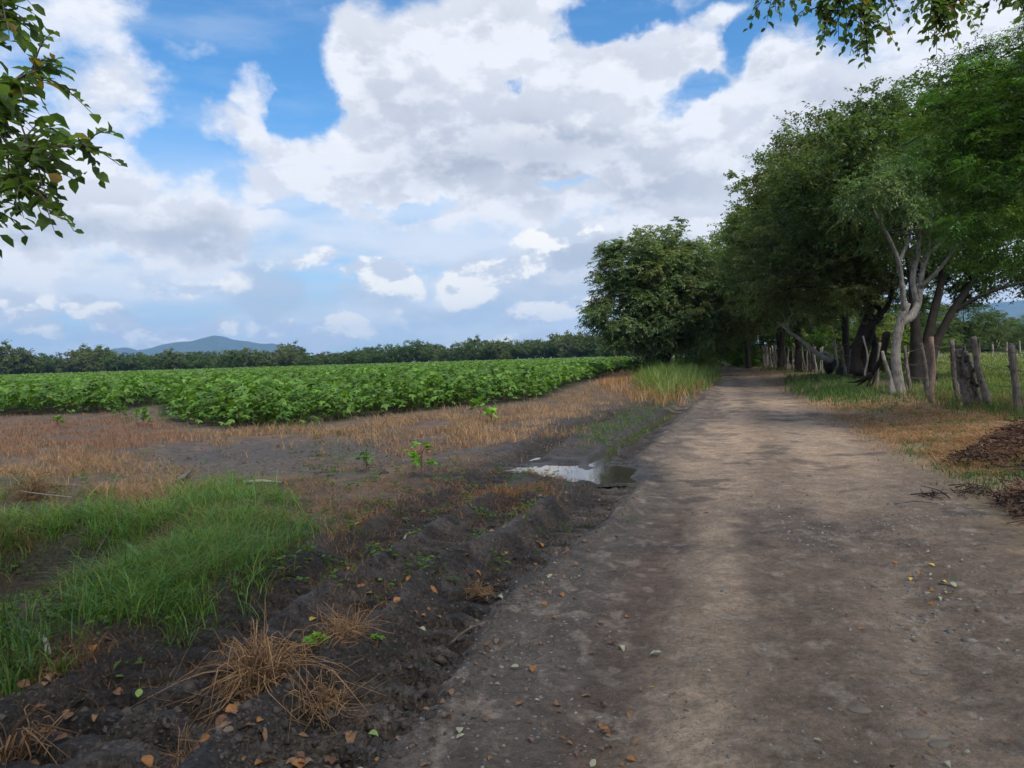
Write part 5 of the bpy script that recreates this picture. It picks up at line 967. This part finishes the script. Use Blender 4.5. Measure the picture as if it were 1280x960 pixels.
# ------------------------------------------------------------------ sky and sun
def sky():
    w = bpy.data.worlds.new('World'); SC.world = w; w.use_nodes = True; nt = w.node_tree; nt.nodes.clear(); L = nt.links.new
    out = nt.nodes.new('ShaderNodeOutputWorld'); bg = nt.nodes.new('ShaderNodeBackground')
    st = nd(nt, 'ShaderNodeTexSky', sky_type='NISHITA'); st.sun_disc = False
    st.sun_elevation = SUN_EL; st.sun_rotation = SUN_AZ; st.air_density = 1.0; st.dust_density = .6; st.ozone_density = 2.5
    tc = nd(nt, 'ShaderNodeTexCoord')
    # azimuth and elevation of the view direction
    def math_(op, a, b=None, c=None, clamp=False):
        k = nt.nodes.new('ShaderNodeMath'); k.operation = op; k.use_clamp = clamp
        for i, v in enumerate((a, b, c)):
            if v is None: continue
            if isinstance(v, (int, float)): k.inputs[i].default_value = v
            else: L(v, k.inputs[i])
        return k.outputs[0]
    def ss(v, a, b, lo=0., hi=1.):
        k = nt.nodes.new('ShaderNodeMapRange'); k.interpolation_type = 'SMOOTHSTEP'; L(v, k.inputs[0])
        for i, q in enumerate((a, b, lo, hi)): k.inputs[i+1].default_value = q
        return k.outputs[0]
    def azel(px, py):
        d = ray(px, py); d = d/np.linalg.norm(d); return math.atan2(d[0], d[1]), math.asin(d[2])
    POS = [(505, 100, 95, 90, 1.), (470, 60, 40, 60, .7), (620, 60, 110, 80, 1.), (720, 120, 150, 75, 1.), (830, 75, 85, 32, .9), (905, 35, 50, 20, .7), (640, 185, 230, 65, 1.1),
           (345, 165, 85, 32, .9), (318, 110, 32, 42, .8), (430, 225, 110, 32, 1.), (560, 240, 190, 32, .9), (900, 205, 150, 60, 1.1), (1010, 120, 80, 50, .8), (1120, 70, 110, 50, .5), (1100, 190, 190, 95, 1.2), (1300, 90, 170, 130, .7),
           (130, 95, 70, 60, .5), (60, 30, 60, 40, .4), (170, 10, 60, 30, .4), (40, 240, 170, 60, 1.0), (200, 275, 150, 48, 1.), (290, 210, 30, 20, .4), (-200, 230, 200, 160, 1.), (820, 300, 160, 45, 1.), (1500, 250, 260, 200, 1.)]
    NEG = [(300, 35, 130, 62, .9), (235, 195, 60, 60, .55), (390, 120, 40, 40, .7), (305, 238, 46, 20, .6), (845, 122, 46, 24, .9), (945, 70, 40, 30, .6), (525, 258, 60, 7, .7), (395, 262, 30, 8, .4), (655, 100, 18, 8, .5), (700, 228, 60, 5, .6), (765, 20, 60, 22, .7)]
    LOW = [(478, 350, 42, 28, 1.), (600, 345, 52, 32, 1.), (640, 330, 30, 22, .7), (692, 290, 50, 20, 1.), (265, 415, 24, 14, 1.), (175, 424, 42, 15, .9), (100, 415, 18, 8, .7), (18, 408, 30, 22, .8), (55, 440, 20, 8, .8), (430, 425, 40, 15, .8), (350, 415, 40, 14, .7), (700, 400, 60, 16, .7), (215, 425, 30, 14, .8), (660, 430, 50, 10, .6), (400, 330, 40, 14, .5), (250, 350, 80, 14, .45), (120, 400, 30, 10, .5), (540, 400, 40, 16, .35), (590, 425, 60, 14, .4)]
    DRK = [(350, 365, 62, 36, 1.), (700, 345, 120, 45, .7), (130, 405, 40, 9, .8), (640, 200, 180, 40, .75), (820, 235, 90, 28, .5), (560, 150, 120, 50, .35), (60, 290, 120, 22, .5), (260, 300, 90, 25, .5), (560, 385, 160, 18, .5), (1000, 150, 60, 40, .3)]
    def density(vec):
        nw = nd(nt, 'ShaderNodeTexNoise', Scale=6, Detail=9, Roughness=.58); L(vec, nw.inputs['Vector'])
        sx = nd(nt, 'ShaderNodeSeparateXYZ'); L(vec, sx.inputs[0])
        az = math_('ARCTAN2', sx.outputs[0], sx.outputs[1]); el = math_('ARCSINE', sx.outputs[2])
        cb = nd(nt, 'ShaderNodeCombineXYZ'); L(az, cb.inputs[0]); L(el, cb.inputs[1])
        v = nd(nt, 'ShaderNodeVectorMath', operation='SUBTRACT'); L(nw.outputs['Color'], v.inputs[0]); v.inputs[1].default_value = (.5, .5, .5)
        v2 = nd(nt, 'ShaderNodeVectorMath', operation='MULTIPLY_ADD'); L(v.outputs[0], v2.inputs[0]); v2.inputs[1].default_value = (.22, .15, 0); L(cb.outputs[0], v2.inputs[2])
        P = v2.outputs[0]
        def blobs(lst, warp=P):
            acc = None
            for (px, py, rx, ry, wt) in lst:
                a, e = azel(px, py); kx = 1/(rx/F*1.25); ky = 1/(ry/F*1.25)
                q = nd(nt, 'ShaderNodeVectorMath', operation='MULTIPLY_ADD'); L(warp, q.inputs[0]); q.inputs[1].default_value = (kx, ky, 0); q.inputs[2].default_value = (-a*kx, -e*ky, 0)
                dt = nd(nt, 'ShaderNodeVectorMath', operation='DOT_PRODUCT'); L(q.outputs[0], dt.inputs[0]); L(q.outputs[0], dt.inputs[1])
                b = math_('MULTIPLY_ADD', dt.outputs['Value'], -wt, wt)      # wt*(1-d2)
                if acc is None: acc = math_('MAXIMUM', b, 0.)
                else: acc = nt_smax(acc, b)
            return acc
        def nt_smax(a, b):
            return math_('SMOOTH_MAX', a, b, .15)
        return P, blobs, nw.outputs[0], el, az
    P, blobs, nz, el, az = density(tc.outputs['Generated'])
    mpz = nd(nt, 'ShaderNodeMapping', Scale=(1, 1, 1.7)); L(tc.outputs['Generated'], mpz.inputs[0])
    fine = nd(nt, 'ShaderNodeTexNoise', Scale=9, Detail=11, Roughness=.6); L(mpz.outputs[0], fine.inputs['Vector'])
    mpo = nd(nt, 'ShaderNodeMapping', Scale=(1, 1, 1.7)); mpo.inputs['Location'].default_value = (-.010, .006, -.030); L(tc.outputs['Generated'], mpo.inputs[0])
    fine2 = nd(nt, 'ShaderNodeTexNoise', Scale=9, Detail=5, Roughness=.6); L(mpo.outputs[0], fine2.inputs['Vector'])
    mpf = nd(nt, 'ShaderNodeMapping', Scale=(3, 3, 14)); L(tc.outputs['Generated'], mpf.inputs[0])
    strk = nd(nt, 'ShaderNodeTexNoise', Scale=1.6, Detail=6, Roughness=.55); L(mpf.outputs[0], strk.inputs['Vector'])
    big = nd(nt, 'ShaderNodeTexNoise', Scale=3.2, Detail=5, Roughness=.55); L(tc.outputs['Generated'], big.inputs['Vector'])
    back = ss(math_('ABSOLUTE', az), .95, 1.5)
    pos = blobs(POS); neg = blobs(NEG); low = blobs(LOW); drk = blobs(DRK)
    D = math_('SUBTRACT', pos, math_('MULTIPLY', neg, 1.05))
    D = math_('ADD', D, math_('MULTIPLY_ADD', fine.outputs[0], 1.9, -.95))
    D = math_('ADD', D, math_('MULTIPLY', back, math_('MULTIPLY_ADD', big.outputs[0], 3.2, -1.25)))
    alpha = ss(D, -.1, .58)
    # thin veil over the lower sky, with streaks
    veil = math_('MULTIPLY', ss(el, .31, .13), ss(math_('ADD', strk.outputs[0], math_('MULTIPLY', ss(el, .0, .16), -.12)), .02, .42))
    veil = math_('MAXIMUM', veil, math_('MULTIPLY', ss(strk.outputs[0], .42, .75), .25))
    # colours
    skyc = nd(nt, 'ShaderNodeMix', data_type='RGBA', blend_type='MULTIPLY'); skyc.inputs['Factor'].default_value = 1; L(st.outputs[0], skyc.inputs[6]); skyc.inputs[7].default_value = (SKYK*.44, SKYK*.88, SKYK*1.14, 1)
    def mixn(f, a, b):
        k = nd(nt, 'ShaderNodeMix', data_type='RGBA'); L(f, k.inputs['Factor'])
        for i, v in ((6, a), (7, b)):
            if isinstance(v, tuple): k.inputs[i].default_value = (*v, 1)
            else: L(v, k.inputs[i])
        return k.outputs[2]
    s1 = mixn(math_('MULTIPLY', veil, .92), skyc.outputs[2], mixn(ss(strk.outputs[0], .35, .65), (.47, .57, .71), (.68, .72, .79)))
    thick = ss(D, .3, 1.3)
    det = ss(math_('SUBTRACT', fine.outputs[0], fine2.outputs[0]), -.07, .09)
    shade = math_('ADD', math_('MULTIPLY', thick, .30), math_('MULTIPLY', math_('MAXIMUM', drk, 0.), .75))
    shade = math_('SUBTRACT', math_('ADD', shade, .24), math_('MULTIPLY', det, .48), clamp=True)
    cl = mixn(shade, (.76, .775, .82), (.36, .395, .475))
    s2 = mixn(math_('MULTIPLY', alpha, .96), s1, cl)
    # grey undersides within the veil
    dk = math_('MULTIPLY', ss(math_('ADD', drk, math_('MULTIPLY_ADD', fine.outputs[0], .9, -.45)), .05, .7), ss(el, .22, .14)); s3 = mixn(math_('MULTIPLY', dk, .55), s2, (.42, .49, .60))
    lw = math_('ADD', low, math_('MULTIPLY_ADD', fine.outputs[0], 1.25, -.62)); la = ss(lw, .1, .5)
    lc = mixn(ss(det, .0, .8), (.56, .61, .70), (.92, .90, .86))
    s4 = mixn(math_('MULTIPLY', la, .95), s3, lc)
    K = nd(nt, 'ShaderNodeVectorMath', operation='SCALE'); L(s4, K.inputs[0]); K.inputs['Scale'].default_value = 1/BGS
    L(K.outputs[0], bg.inputs[0]); bg.inputs[1].default_value = BGS; L(bg.outputs[0], out.inputs[0])
    w.cycles.sampling_method = 'MANUAL'; w.cycles.sample_map_resolution = 256
BGS = .1; SKYK = .1*1.25
sd = Vector((.34, -.56, .75)).normalized(); SUN_EL = math.asin(sd.z); SUN_AZ = math.atan2(sd.x, sd.y)
sky()
sl = bpy.data.lights.new('sun', 'SUN'); so = bpy.data.objects.new('sun', sl); C.objects.link(so); sl.energy = 3.7; sl.angle = R(26); sl.color = (1, .93, .82)
so.rotation_euler = sd.to_track_quat('Z', 'Y').to_euler(); so.location = (30, -10, 60)
SC.view_settings.view_transform = 'Standard'; SC.view_settings.look = 'None'; SC.view_settings.exposure = .34; SC.view_settings.gamma = 1
SC.cycles.max_bounces = 6; SC.cycles.diffuse_bounces = 3; SC.cycles.transparent_max_bounces = 4; SC.cycles.volume_bounces = 1
SC.cycles.use_adaptive_sampling = True; SC.cycles.adaptive_threshold = .025
